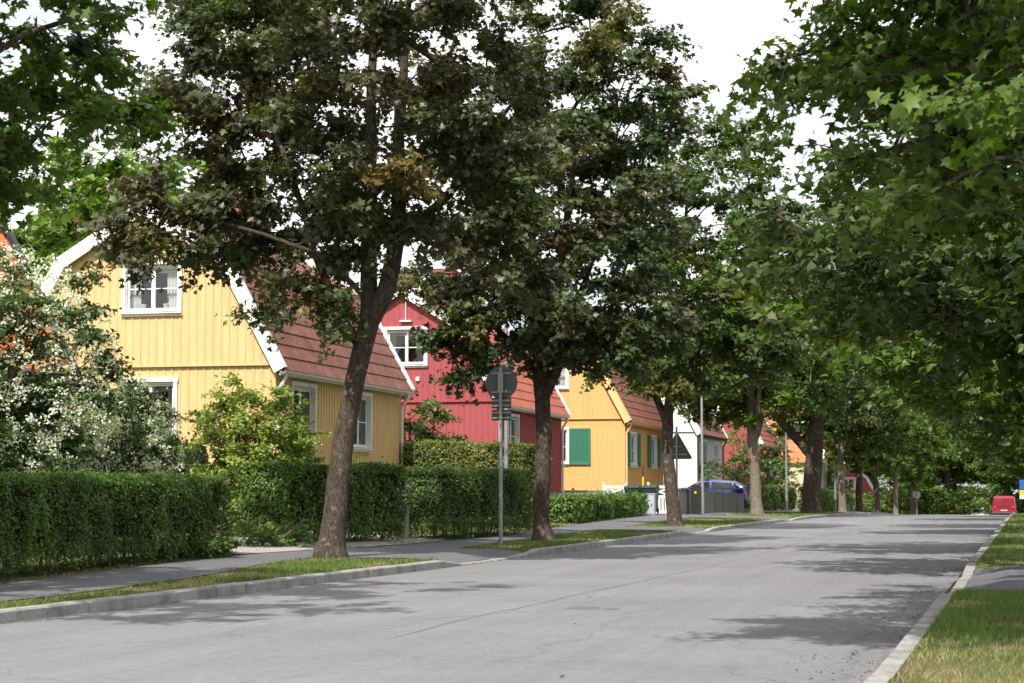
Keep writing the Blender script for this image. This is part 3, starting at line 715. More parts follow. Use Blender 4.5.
shrub('garden_shrub', 'reddish-green climbing bush against the brick-red gable', (-16.0, 108, .3), 1.5, 4.6, 50, 80, .16, HR, 50, crad=.55)
shrub('flowering_tree', 'white-blossomed small tree between the two orange roofs', (-16.2, 121, .1), 1.5, 6.6, 60, 80, .16, LIL, 51, crad=.6, blossom=300, cat='flowering tree')
shrub('garden_shrub', 'bright bush in front of the far red and white house', (-13.2, 152, -.9), 1.6, 1.6, 36, 70, .2, HL[:3], 52, crad=.6)
shrub('green_plant', 'low bright weeds at the foot of the loose hedge by the gravel drive', (-13.15, 32.0, .18), .75, .55, 26, 70, .07, BRIGHT, 53, crad=.18, cat='plant')
shrub('green_plant', 'dark groundcover plant under the right end of the foreground hedge', (-12.75, 27.6, .15), .8, .4, 26, 70, .075, HG, 54, crad=.18, cat='plant')

GB = 'bushes under the trees at the end of the street'
pos = ['first', 'second', 'third', 'fourth', 'fifth', 'sixth', 'seventh', 'eighth']
bp = shrub('distant_bush', 'first bush from the left under the trees at the street end', (-12.6, 186, gz(-13, 186)), 3.2, 4.4, 50, 70, .3, GREEN+HL[:2], 71, crad=.95, group=GB, cat='bush')
for k, x in enumerate([-10, -7.4, -4.6, -1.8, 1.0, 4.4, 8.5]):
    c = bp.copy(); col.objects.link(c); c.location = (x, 187+3*math.sin(k*2), gz(x, 187)); c.rotation_euler.z = k*1.1; s_ = .9+.2*math.sin(k*3.1); c.scale = (s_, s_, s_)
    c['label'] = pos[k+1]+' bush from the left under the trees at the street end'
    for ch in list(bp.children):
        d2 = ch.copy(); col.objects.link(d2); d2.parent = c
# ------------------------------------------------------------------ grass
def blades(name, areas, seed, label=None):
    rng = np.random.default_rng(seed); Vs = []; Cs = []
    for (y0, y1, xf0, xf1, dens, hh, wd) in areas:
        n = int((y1-y0)*abs(xf1((y0+y1)/2)-xf0((y0+y1)/2))*dens); y = rng.uniform(y0, y1, n); t = rng.random(n)
        a = np.array([xf0(v) for v in y]); b = np.array([xf1(v) for v in y]); x = a+(b-a)*t
        dry = (np.sin(x*3.1+y*.9)+np.sin(x*1.3-y*1.9+1)+np.sin(y*.55+2))/3
        dn = (dry > .22) | ((y < 15.2+.8*np.sin(x*4)) & (rng.random(n) < .8)) if y0 < 30 and abs(xf0(y0)) < 2 else dry > .22
        keep = rng.random(n) < np.where(dn, .45, 1); x, y, dn = x[keep], y[keep], dn[keep]; n = len(x)
        z = np.array([gz(p, q) for p, q in zip(x, y)])-.005
        h = hh*rng.uniform(.4, 1.4, n)*np.where(dn, .7, 1); an = rng.uniform(0, 6.28, n); lean = rng.normal(0, .5, (n, 2))*h[:, None]
        w = wd*rng.uniform(.6, 1.3, n); dx, dy = np.cos(an)*w, np.sin(an)*w
        V = np.stack([np.column_stack([x-dx, y-dy, z]), np.column_stack([x+dx, y+dy, z]), np.column_stack([x+lean[:, 0], y+lean[:, 1], z+h])], 1)
        g = pick([((.07, .14, .025), 4), ((.11, .19, .035), 3), ((.16, .2, .05), 1.5), ((.3, .26, .12), .6)], n, rng)
        d_ = pick([((.34, .29, .15), 4), ((.16, .18, .05), 2), ((.42, .37, .2), 2)], n, rng)
        c = np.where(dn[:, None], d_, g)*rng.uniform(.75, 1.25, (n, 1))
        Vs.append(V.reshape(-1, 3)); Cs.append(np.repeat(c, 3, 0))
    V = np.vstack(Vs); F = np.arange(len(V)).reshape(-1, 3)
    o = link(name, np_mesh(name, V, F, M['hedge_leaf'], np.vstack(Cs))); o['kind'] = 'stuff'; tag(o, label, 'grass'); return o
c_ = lambda v: (lambda y: v)
blades('verge_grass', [(9, 13, c_(-.82), c_(1.2), 1500, .06, .003), (13, 17.5, c_(-.82), c_(1.0), 2300, .055, .003), (17.5, 21.6, c_(-.82), c_(1.0), 2300, .05, .004), (28.7, 40, c_(-.8), c_(1.2), 700, .05, .006), (40, 48.9, c_(-.8), c_(1.5), 350, .05, .009),
       (51, 90, c_(-.8), c_(1.5), 120, .06, .016)], 1, 'green and dry grass on the right verge')
kl = lambda y: xk(y)-.17
fr = lambda y: lerp(FR, y)+.03
bl = lambda y: lerp(BK, y)-.02
blades('verge_grass', [(10, 20, fr, kl, 900, .055, .004), (20, 28.9, fr, kl, 900, .055, .005), (34.3, 42, fr, kl, 520, .05, .007), (42, 49.7, fr, kl, 380, .05, .009), (54.7, 69.6, fr, kl, 160, .055, .014), (76, 97, fr, kl, 70, .06, .02),
       (30, 49, bl, lambda y: bl(y)-.35, 300, .06, .007), (16, 28.5, bl, lambda y: bl(y)-.25, 500, .06, .006), (50, 72, bl, lambda y: bl(y)-1.1, 160, .07, .012), (31.4, 34.5, lambda y: -12.6, lambda y: -13.4, 500, .08, .006)], 2, 'short grass on the left verge between kerb and footway')
# leaf litter and twigs along the gutters
def litter(name, n, seed, yr, xr, label, sz=.02, pal=None):
    rng = np.random.default_rng(seed); y = rng.uniform(*yr, n)**1.0; x = xr[0] + (xr[1]-xr[0])*rng.random(n)**11
    cl = np.sin(y*1.1)+np.sin(y*2.7+1); k = rng.random(n) < np.clip(.45+.3*cl, .08, 1); x, y = x[k], y[k]
    z = np.array([.006+drop(b)+(.012*np.clip((-1-a)/2.5, 0, 1) if a > -3.5 else .012*np.clip((a+9)/3, 0, 1)) for a, b in zip(x, y)])
    P = np.column_stack([x, y, z]); N = np.array([0, 0, 1.])+rng.normal(0, .25, P.shape)
    C = pick(pal or [((.05, .035, .022), 3), ((.09, .06, .035), 2), ((.03, .024, .018), 2), ((.06, .07, .03), .6)], len(P), rng)
    V, F, CV = scatter_leaves(P, N, sz, KITE, C, rng); o = link(name, np_mesh(name, V, F, M['hedge_leaf'], CV)); o['kind'] = 'stuff'; tag(o, label, 'leaf litter')
litter('leaf_litter', 30000, 5, (12, 60), (-1.0, -1.75), 'dark fallen leaves along the right kerb')
litter('leaf_litter', 1400, 6, (12, 40), (-9.05, -8.6), 'brown fallen leaves in the left gutter')
litter('leaf_litter', 150, 7, (12, 30), (-1.3, -8.5), 'few leaves and twigs scattered over the road', .04)

# ------------------------------------------------------------------ houses
def wall_strips(mb, P, u0, u1, z0, top, openings, th=.12, bd=.2, out=0, kinks=(), batt=True):
    us = set([u0, u1]+list(kinks)); k = 0
    js = []
    while u0+k*bd < u1: js.append(u0+k*bd); us.add(u0+k*bd); k += 1
    for o in openings: us.add(o[0]); us.add(o[1])
    us = sorted(u for u in us if u0-1e-6 <= u <= u1+1e-6)
    def put(a, b, za, zb0, zb1, d0, d1):
        if max(zb0, zb1)-za < .004: return
        mb.hexa([P(a, d0, za), P(b, d0, za), P(b, d1, za), P(a, d1, za)], [P(a, d0, max(zb0, za)), P(b, d0, max(zb1, za)), P(b, d1, max(zb1, za)), P(a, d1, max(zb0, za))])
    def cut(a, b, d0, d1, m=0):
        mid = (a+b)/2; ops = sorted([o for o in openings if o[0]-m < mid < o[1]+m], key=lambda o: o[2]); z = z0
        for o in ops:
            if o[2]-m > z: put(a, b, z, o[2]-m, o[2]-m, d0, d1)
            z = o[3]+m
        if min(top(a), top(b)) > z-.3 : put(a, b, z, top(a), top(b), d0, d1)
    for a, b in zip(us, us[1:]):
        if b-a > 1e-4: cut(a, b, -out, th)
    if batt:
        for j in js[1:]: cut(j-.02, j+.02, -out-.015, -out-.0005, .09)

def window(parent, P, o, bars=(1, 1), fr=.09, curt=True, seed=0, pot=False, label=None, sill=True):
    ua, ub, za, zb = o
    b = MB()
    def bx(a, c, d0, d1, z0, z1, m=0):
        b.hexa([P(a, d0, z0), P(c, d0, z0), P(c, d1, z0), P(a, d1, z0)], [P(a, d0, z1), P(c, d0, z1), P(c, d1, z1), P(a, d1, z1)], m)
    # architrave
    bx(ua-fr, ua, -.05, .0, za-fr*.3, zb+fr*.3); bx(ub, ub+fr, -.05, .0, za-fr*.3, zb+fr*.3); bx(ua-fr-.02, ub+fr+.02, -.056, .0, zb+fr*.3, zb+fr*1.4); bx(ua-fr, ub+fr, -.06, .0, za-fr*1.3, za-fr*.3)
    # jamb lining
    t = .02; bx(ua+.0005, ua+t, .0005, .16, za, zb); bx(ub-t, ub-.0005, .0005, .16, za, zb); bx(ua+t, ub-t, .0005, .16, zb-t, zb-.0005); bx(ua+t, ub-t, -.02, .16, za+.0005, za+t)
    # casements
    n = bars[0]+1; W = (ub-ua-2*t)/n; s = .05
    for k in range(n):
        a = ua+t+k*W; c = a+W
        bx(a, a+s, .06, .11, za+t, zb-t); bx(c-s, c, .06, .11, za+t, zb-t); bx(a+s, c-s, .06, .11, za+t, za+t+s*1.2); bx(a+s, c-s, .06, .11, zb-t-s, zb-t)
        for q in range(bars[1]):
            z = za+(zb-za)*(.5 if bars[1] == 1 else (q+1)/(bars[1]+1)); bx(a+s, c-s, .065, .105, z-.014, z+.014)
    f = b.build('window', M['white'], parent); tag(f, label)
    g = MB(); q = [P(ua+t, .085, za+t), P(ub-t, .085, za+t), P(ub-t, .085, zb-t), P(ua+t, .085, zb-t)]
    g.add(q, [(0, 1, 2, 3)]); g.build('pane', M['glass'], f)
    if sill:
        b2 = MB(); b = b2; bx(ua-fr-.02, ub+fr+.02, -.11, -.062, za-fr*1.3+.06, za-fr*1.3+.085); b2.build('sill', M['white'], f)
    if curt:
        rn = random.Random(seed); b = MB(); n = 14
        for side in (0, 1):
            w = (ub-ua)*rn.uniform(.16, .3); a0 = ua if side == 0 else ub-w; pts = []
            for i in range(n+1):
                u = a0+w*i/n; d = .2+.025*math.sin(i*2.2); pts.append((P(u, d, zb-.03), P(u, d, za+.05)))
            vs = [p for pr in pts for p in pr]; b.add(vs, [(2*i, 2*i+1, 2*i+3, 2*i+2) for i in range(n)])
        u0 = ua; pts = [(P(ua+(ub-ua)*i/24, .18+.012*math.sin(i*2), zb-.02), P(ua+(ub-ua)*i/24, .18+.012*math.sin(i*2), zb-.02-(zb-za)*.13)) for i in range(25)]
        b.add([p for pr in pts for p in pr], [(2*i, 2*i+1, 2*i+3, 2*i+2) for i in range(24)])
        b.build('curtain', M['curtain'], f)
    if pot:
        for k, u in enumerate((ua+(ub-ua)*.28, ua+(ub-ua)*.7)):
            b = MB(); p = np.array(P(u, .2, za+.03)); b.tube([p, p+np.array([0, 0, .16])], [.05, .075], 10)
            for j in range(9):
                an = j*.7; b.tube([p+np.array([0, 0, .15]), p+np.array([math.cos(an)*.06, math.sin(an)*.06, .28]), p+np.array([math.cos(an)*.13, math.sin(an)*.13, .3+.05*(j % 3)])], [.012, .01, .003], 4, 1)
            b.build('flowerpot', [M['pot'], M['hedge_core']], f)
    return f

def house(name, label, loc, rz, wall, roof, barge, W=6.55, L=9.75, EV=4.08, KN=(1.2, 6.45), RD=7.7, F=1.15, gwin=None, swin=None, shut=False, gdown=None, chim=4.8, pipe='white', detail=True, floor=.0, gshut=None, bracket=False, rib=.2, vent=None):
    e = empty(name, loc, R(rz), label, 'house', 'gambrel-roofed houses along the street')
    kn, kz_ = KN
    def top(u):
        d = min(-u, W+u)
        return EV + (kz_-EV)*d/kn if d < kn else kz_+(RD-kz_)*(d-kn)/(W/2-kn)
    G = lambda u, d, z: (u, d, z); S = lambda u, d, z: (-d, u, z)
    b = MB()
    gl = [o for o in gwin if o[2] < EV]; gu = [o for o in gwin if o[2] >= EV]
    wall_strips(b, G, -W, 0, F, lambda u: EV+.03, gl, batt=detail)
    wall_strips(b, G, -W, 0, EV+.0, lambda u: top(u)-.02, gu, out=.045, kinks=(-kn, -W+kn, -W/2), batt=detail)
    wall_strips(b, S, .122, L-.122, F, lambda u: EV, swin, batt=detail)
    b.box(-W, -W+.12, .122, L-.122, F, EV)
    P2 = lambda u, d, z: (u, L-d, z)
    wall_strips(b, P2, -W, 0, F, lambda u: top(u)-.02, [], kinks=(-kn, -W+kn, -W/2), batt=False, bd=1)
    b.box(-.05, .012, -.05, .05, F, EV-.02)     # corner board
    b.box(-W+.13, -.13, .13, L-.13, F+.3, F+.35)
    b.box(-W+.13, -.13, .13, L-.13, EV+.02, EV+.12)
    b.build('wall', wall, e)
    fb = MB(); fb.box(-W+.03, -.03, .03, L-.03, -1.2, F-.001); fb.build('foundation', M['concrete'], e)
    if detail:
        lb = MB(); lb.box(-W-.02, .02, -.075, -.0465, EV-.03, EV+.012); lb.build('ledge_board', wall, e)
    # roof
    ov = .22; ex = .2; rb = MB()
    sl = (kz_-EV)/kn
    pts = [(ex, EV-ex*sl*.55), (-kn, kz_), (-W/2, RD), (-W+kn, kz_), (-W-ex, EV-ex*sl*.55)]
    pts = [(x, z+.08) for x, z in pts]; V = []; Fc = []; step = rib/4 if detail else 1.0
    ny = int((L+2*ov)/step)
    for (a, c), down in ((((pts[1]), (pts[0])), 1), ((pts[2], pts[1]), 1), ((pts[2], pts[3]), 1), ((pts[3], pts[4]), 1)):
        dx, dz = c[0]-a[0], c[1]-a[1]; ln = math.hypot(dx, dz); nx, nz = -dz/ln, dx/ln
        if nz < 0: nx, nz = -nx, -nz
        nc = max(2, round(ln/.38)); rows = []
        for q in range(nc):
            rows += [(q/nc, .012), ((q+1)/nc+.012, .045), ((q+1)/nc+.012, .0)]
        base = len(V)
        for t, hgt in rows:
            for i in range(ny+1):
                y = -ov+i*(L+2*ov)/ny; wv = .022*math.cos(2*math.pi*y/rib) if detail else 0
                hh = hgt+wv+.02; V.append((a[0]+dx*t+nx*hh, y, a[1]+dz*t+nz*hh))
        for r in range(len(rows)-1):
            for i in range(ny): Fc.append((base+r*(ny+1)+i, base+r*(ny+1)+i+1, base+(r+1)*(ny+1)+i+1, base+(r+1)*(ny+1)+i))
        rb.prism([(a[0], a[1]), (c[0], c[1]), (c[0]-nx*.07, c[1]-nz*.07), (a[0]-nx*.07, a[1]-nz*.07)], -ov+.03, L+ov-.03)
    rb.tube([(-W/2, -ov, RD+.13), (-W/2, L+ov, RD+.13)], .09, 8)
    rb.add(V, Fc); ro = rb.build('roof', roof, e)
    # barge boards both gables
    for y0 in (-ov-.035, L+ov+.005):
        bb = MB()
        for (a, c) in zip(pts, pts[1:]):
            dx, dz = c[0]-a[0], c[1]-a[1]; ln = math.hypot(dx, dz); nx, nz = -dz/ln, dx/ln
            if nz < 0: nx, nz = -nx, -nz
            w0 = .26
            j = .012 if a[1] > c[1] else 0
            bb.prism([(a[0]+nx*.09, a[1]+nz*.09), (c[0]+nx*.09, c[1]+nz*.09), (c[0]-nx*(w0-.09), c[1]-nz*(w0-.09)), (a[0]-nx*(w0-.09), a[1]-nz*(w0-.09))], y0-j*.4, y0+.03-j*.4)
            # capping plank lying over the tile edge
            bb.prism([(a[0]+nx*.125, a[1]+nz*.125), (c[0]+nx*.125, c[1]+nz*.125), (c[0]+nx*.093, c[1]+nz*.093), (a[0]+nx*.093, a[1]+nz*.093)], y0-.012, y0+.17)
        bb.build('bargeboard', barge, e)
    # gutter + downpipes
    gx_, gz_ = pts[0][0]+.05, pts[0][1]-.03
    pm = M['white'] if pipe == 'white' else (M['darkmetal'] if pipe == 'dark' else M['orangebarge'])
    g = MB(); n = 8; ring = [(gx_+.06*math.cos(math.pi+math.pi*i/n), gz_+.06*math.sin(math.pi+math.pi*i/n)) for i in range(n+1)]
    ring2 = [(gx_+.052*math.cos(math.pi+math.pi*i/n), gz_+.052*math.sin(math.pi+math.pi*i/n)) for i in range(n, -1, -1)]
    g.prism(ring+ring2, -ov, L+ov)
    fx = MB(); g.box(pts[0][0]-.05, pts[0][0]-.02, -ov+.03, L+ov-.03, gz_-.1, gz_+.03)
    g.build('gutter', pm, e)
    for yy in ((-.02, L-.1) if detail else (L-.1,)):
        p = MB(); p.tube([(gx_, yy, gz_-.05), (gx_, yy, gz_-.16), (.07, yy, gz_-.42), (.07, yy, gz_-.6), (.07, yy, .35)], .042, 8); p.build('downpipe', pm, e)
    if chim:
        c = MB(); c.box(-W/2-.4, -W/2+.4, chim, chim+.95, RD-.5, RD+1.15); c.box(-W/2-.46, -W/2+.46, chim-.06, chim+1.01, RD+1.15, RD+1.27, 0); ch = c.build('chimney', M['brick'], ro)
        c2 = MB(); c2.box(-W/2-.3, -W/2+.3, chim+.1, chim+.85, RD+1.27, RD+1.33); c2.build('chimney_cap', M['darkmetal'], ch)
    for i, o in enumerate(gwin): window(e, G if o[2] < EV else (lambda u, d, z: (u, d-.045, z)), o, seed=i+int(abs(loc[1])), pot=(o[2] > EV))
    for i, o in enumerate(swin): window(e, S, o, seed=i+5+int(abs(loc[1])), pot=(detail and i == 1))
    def shutter(P, a, c, z0, z1):
        s = MB()
        def bx(u0, u1, d0, d1, za, zb): s.hexa([P(u0, d0, za), P(u1, d0, za), P(u1, d1, za), P(u0, d1, za)], [P(u0, d0, zb), P(u1, d0, zb), P(u1, d1, zb), P(u0, d1, zb)])
        bx(a, a+.07, -.075, -.03, z0, z1); bx(c-.07, c, -.075, -.03, z0, z1); bx(a+.07, c-.07, -.075, -.03, z0, z0+.09); bx(a+.07, c-.07, -.075, -.03, z1-.09, z1); bx(a+.07, c-.07, -.058, -.035, z0+.09, z1-.09)
        k = z0+.16
        while k < z1-.16: bx(a+.075, c-.075, -.068, -.0585, k, k+.03); k += .06
        s.build('shutter', M['shutter'], e)
    if shut:
        for o in swin: shutter(S, o[0]-.85, o[0]-.11, o[2]-.05, o[3]+.08); shutter(S, o[1]+.11, o[1]+.85, o[2]-.05, o[3]+.08)
    if gshut:
        for o in gshut: shutter(G, *o)
    if bracket:
        s = MB(); s.tube([(-3.1, -.12, 6.75), (-3.1, -.12, 7.35)], .018, 6); s.box(-3.3, -2.9, -.16, -.07, 6.7, 6.75); s.build('flag_bracket', M['white'], e)
        s = MB(); s.box(-2.75, -2.63, -.12, -.03, 4.75, 4.88); s.build('outdoor_lamp', M['white'], e)
    return e
house('house', 'pale yellow wooden house with brown-red gambrel roof and white bargeboards', (-16.62, 40.42, 0), 1.6, M['yellow'], M['roof_brown'], M['white'],
      gwin=[(-3.72, -2.4, 5.35, 6.42), (-3.75, -2.5, 2.35, 3.68)], swin=[(1.05, 2.55, 2.3, 3.62), (5.45, 6.9, 2.3, 3.62)])
house('house', 'red wooden house with white bargeboards behind the yellow-green hedge', (-16.65, 59.3, 0), 1.6, M['redw'], M['roof_red'], M['white'],
      gwin=[(-3.75, -2.45, 5.3, 6.42)], swin=[(1.3, 2.7, 2.35, 3.6), (6.2, 7.6, 2.35, 3.6)], bracket=True, pipe='white')
house('house', 'ochre house with green shutters and ochre bargeboards behind the white gates', (-15.9, 75.7, 0), 1.6, M['orangew'], M['roof_brown'], M['orangebarge'],
      gwin=[(-3.4, -2.4, 2.28, 3.6), (-3.72, -2.4, 5.35, 6.42)], swin=[(1.0, 2.5, 2.2, 3.45), (6.2, 7.7, 2.2, 3.45)], shut=True, gshut=[(-2.3, -1.42, 2.2, 3.68), (-4.4, -3.52, 2.2, 3.68)], pipe='ochre', chim=None)
house('house', 'white wooden house behind the blue car and concrete wall', (-16.1, 94.1, 0), 1.6, M['whitew'], M['roof_brown'], M['white'],
      gwin=[], swin=[(2.0, 3.3, 2.2, 3.6), (6.3, 7.6, 2.2, 3.6)], pipe='dark')
house('house', 'brick-red house with orange roof just beyond the white house', (-15.6, 113.0, -.1), 1.6, M['redw'], M['roof_red'], M['white'], gwin=[(-3.7, -2.4, 5.35, 6.4)], swin=[(2, 3.2, 2.2, 3.5), (6, 7.2, 2.2, 3.5)], detail=False)
house('house', 'cream house with bright orange roof seen right of the thick trunk', (-14.2, 138.5, -.75), 92, M['cream'], M['roof_orange'], M['white'], gwin=[(-3.7, -2.4, 5.35, 6.4)], swin=[(2, 3.2, 2.2, 3.5), (6, 7.2, 2.2, 3.5)], detail=False, EV=3.9)
house('house', 'orange-roofed cream house beyond, behind the slender pale trunk', (-15.0, 152.0, -1.0), 1.6, M['cream'], M['roof_orange'], M['white'], gwin=[(-3.7, -2.4, 5.35, 6.4)], swin=[(2, 3.2, 2.2, 3.5), (6, 7.2, 2.2, 3.5)], detail=False)
house('house', 'far red house with white trim between the dark trunks near the crest', (-14.6, 192.0, -4.2), 1.6, M['redw'], M['roof_orange'], M['white'], gwin=[(-3.7, -2.4, 5.35, 6.4)], swin=[(2, 3.2, 2.2, 3.5), (6, 7.2, 2.2, 3.5)], detail=False)
house('house', 'orange-tiled house at the left edge behind the white-blossomed shrubs', (-16.75, 21.2, -.62), 1.6, M['cream'], M['roof_orange'], M['darkmetal'], gwin=[(-3.7, -2.4, 5.35, 6.4)], swin=[(1.2, 2.6, 2.35, 3.6), (6.2, 7.6, 2.35, 3.6)], rib=.28, chim=4.0)

# ------------------------------------------------------------------ street furniture
def round_sign(name, label, loc, h, d, two=False, mat='signback', group=None):
    e = empty(name, loc, 0, label, 'road sign', group)
    b = MB(); b.tube([(0, 0, -.3), (0, 0, h*.45)], .038, 10); b.tube([(0, 0, h*.45), (0, 0, h)], .03, 10); b.tube([(0, 0, h*.44), (0, 0, h*.48)], .045, 10); b.build('pole', M['galv'], e)
    b = MB(); n = 40; zc = h-d*.46
    b.prism([(d/2*math.cos(2*math.pi*k/n), zc+d/2*math.sin(2*math.pi*k/n)) for k in range(n)], .045, .06); dd = b.build('sign_disc', M[mat], e, bevel=.003)
    b = MB(); b.box(-.2*d/.65, .2*d/.65, .03, .044, zc+.17*d/.65, zc+.2*d/.65); b.box(-.2*d/.65, .2*d/.65, .03, .044, zc-.2*d/.65, zc-.17*d/.65)
    b.box(-.05, .05, -.04, .03, zc-.2*d/.65, zc+.2*d/.65)
    b.build('clamp', M['galv'], dd)
    if two:
        b = MB(); b.box(.07, .12, .035, .044, zc-.18, zc-.15); b.build('sticker', M['white'], dd)
        for z1 in (zc-.4, zc-.64):
            b = MB(); b.box(-.2, .2, .045, .056, z1-.105, z1+.105); pl = b.build('sign_plate', M[mat], e)
            b = MB()
            for q in (-.07, .03): b.box(-.195, .195, .026, .0445, z1+q, z1+q+.035)
            b.box(-.045, .045, -.04, .026, z1-.07, z1-.035); b.build('clamp', M['galv'], pl)
            b = MB(); b.box(-.17, -.08, .018, .0255, z1-.07, z1-.045); b.build('sticker', M['white'], pl)
    return e
round_sign('road_sign', 'back of a round grey road sign with two small plates below it', (-10.05, 36.0, .12), 3.5, .65, True)
round_sign('road_sign', 'small far round sign standing at the crest of the road', (-9.05, 158, .1+drop(158)), 2.15, .64, False, 'cabinet')
e = empty('warning_sign', (-10.5, 57.7, .12), 0, 'back of a dark triangular warning sign behind the third maple trunk', 'road sign')
b = MB(); b.tube([(0, 0, -.3), (0, 0, 3.0)], .03, 10); b.build('pole', M['galv'], e)
b = MB(); s = .47; zc = 2.3
tri = []
for k in range(3):
    a = math.pi/2+k*2*math.pi/3; cx, cz = (s*math.cos(a), zc+s*math.sin(a))
    for q in range(-3, 4): t = a+q*.3; tri.append((cx+.05*math.cos(t), cz+.05*math.sin(t)))
b.prism(tri, .04, .055); tb = b.build('sign_plate', M['signback'], e)
b = MB(); b.box(-.16, .16, .026, .0395, zc+.08, zc+.12); b.box(-.3, .3, .026, .0395, zc-.16, zc-.12); b.build('clamp', M['galv'], tb)

def lamp(label, loc, h, hot=1.6):
    e = empty('street_lamp', loc, 0, label, 'street lamp', 'street lamps behind the left footway')
    b = MB(); b.tube([(0, 0, -.3), (0, 0, 1.2)], .075, 12); b.tube([(0, 0, 1.2), (0, 0, 1.3), (0, 0, h)], [.072, .058, .045], 12)
    b.tube([(0, 0, h-.02), (.25, 0, h+.3), (hot*.6, 0, h+.45), (hot, 0, h+.48)], [.04, .035, .03, .03], 8); b.build('pole', M['galv'], e)
    b = MB(); b.hexa([(hot-.1, -.1, h+.42), (hot+.55, -.12, h+.42), (hot+.55, .12, h+.42), (hot-.1, .1, h+.42)], [(hot-.1, -.06, h+.52), (hot+.5, -.08, h+.56), (hot+.5, .08, h+.56), (hot-.1, .06, h+.52)]); hd = b.build('lamp_head', M['galv'], e, bevel=.015)
    b = MB(); b.box(hot+.02, hot+.45, -.08, .08, h+.395, h+.4195); b.build('lens', M['lightglass'], hd)
lamp('street lamp pole rising behind the round sign and dark hedge', (-12.95, 46.9, .14), 7.4)
lamp('grey street lamp pole in front of the white house', (-13.3, 79.0, .15), 7.4)
lamp('pale street lamp pole between the sandy mound tree and the thick dark trunk', (-12.7, 102.5, -.0), 4.3, .7)
lamp('street lamp pole just right of the slender pale trunk', (-12.0, 121.6, -.25), 7.0)

# concrete wall, gates, fence, cabinet, bins
e = empty('garden_wall', (-13.6, 85, .2), 0, 'low weathered concrete wall in front of the blue car', 'wall')
b = MB()
for k, y in enumerate(np.arange(-10.4, 6.4, 2.1)): b.box(-.1+.06*k*.3, .1+.06*k*.3, y+.01, y+2.09, -.4, 1.0-.03*k)
b.build('wall_panel', M['concrete'], e)
b = MB(); b.box(-.14, .2, -10.45, 6.45, 1.0, 1.06); b.build('coping', M['concrete'], e)
e = empty('garden_gate', (-15.6, 74.2, .14), R(6), 'white wooden gates with crossed panels in front of the ochre house', 'gate'); e.scale = (.86, 1, 1.08)
for k in range(3):
    x0 = -.9+k*1.02; b = MB(); w = .94
    b.box(x0, x0+.09, -.03, .03, .08, 1.12); b.box(x0+w-.09, x0+w, -.03, .03, .08, 1.12)
    for z in (.1, .66, 1.02): b.box(x0+.09, x0+w-.09, -.027, .027, z, z+.1)
    for sgn in (1, -1):
        z0, z1 = (.76, 1.02) if sgn > 0 else (1.02, .76); xa, xb = x0+.09, x0+w-.09; t = .035
        b.hexa([(xa, -.02-.001*sgn, z0-t), (xb, -.02-.001*sgn, z1-t), (xb, .02, z1-t), (xa, .02, z0-t)], [(xa, -.02-.001*sgn, z0+t), (xb, -.02-.001*sgn, z1+t), (xb, .02, z1+t), (xa, .02, z0+t)])
    for q in range(5): xx = x0+.11+q*(w-.2)/5; b.box(xx, xx+.1, -.016, .016, .2, .66)
    lf = b.build('gate_leaf', M['white'], e)
for x in (-.98, .07, 1.09, 2.11):
    b = MB(); b.box(x-.05, x+.05, -.05, .05, -.2, 1.2); b.box(x-.065, x+.065, -.065, .065, 1.2, 1.24); b.build('gate_post', M['white'], e)
e = empty('lattice_fence', (-17.6, 71.2, .25), R(4), 'low dark lattice fence with pale posts left of the white gates', 'fence')
b = MB()
for k in range(40):
    x = -2.0+k*.1
    b.hexa([(x, -.01, .1), (x+.03, -.01, .1), (x+.03, .0, .1), (x, .0, .1)], [(x+.35, -.01, .85), (x+.38, -.01, .85), (x+.38, 0, .85), (x+.35, 0, .85)]) if k < 36 else None
    b.hexa([(x+.35, .002, .1), (x+.38, .002, .1), (x+.38, .012, .1), (x+.35, .012, .1)], [(x, .002, .85), (x+.03, .002, .85), (x+.03, .012, .85), (x, .012, .85)]) if k < 36 else None
b.box(-2.0, 1.95, -.02, .02, .85, .91); b.box(-2.0, 1.95, -.02, .02, .05, .11); b.build('lattice', M['concrete'], e)
for x in (-2.0, -.7, .6, 1.95):
    b = MB(); b.box(x-.05, x+.05, -.05, .05, -.3, 1.0); b.build('post', M['cabinet'], e)
e = empty('gatepost', (-12.75, 37.95, .15), R(3), 'weathered pale stone gatepost between the loose hedge and the clipped block', 'gatepost')
b = MB(); b.box(-.13, .13, -.13, .13, -.2, 1.12); b.build('shaft', M['stone'], e, bevel=.02)
b = MB(); b.hexa([(-.15, -.15, 1.121), (.15, -.15, 1.121), (.15, .15, 1.121), (-.15, .15, 1.121)], [(-.09, -.09, 1.19), (.09, -.09, 1.19), (.09, .09, 1.19), (-.09, .09, 1.19)]); b.build('cap', M['stone'], e, bevel=.015)
e = empty('utility_cabinet', (-14.15, 71.7, .2), R(4), 'light grey utility cabinet at the end of the low leafy hedge', 'cabinet')
b = MB(); b.box(-.25, .25, -.2, .2, -.1, .8); b.box(-.27, .27, -.22, .22, .801, .84); b.build('housing', M['cabinet'], e, bevel=.008)
b = MB(); b.box(-.22, .22, -.212, -.2005, .06, .74); d_ = b.build('door', M['cabinet'], e); b = MB(); b.box(.13, .16, -.232, -.2125, .36, .46); b.build('handle', M['darkmetal'], d_)
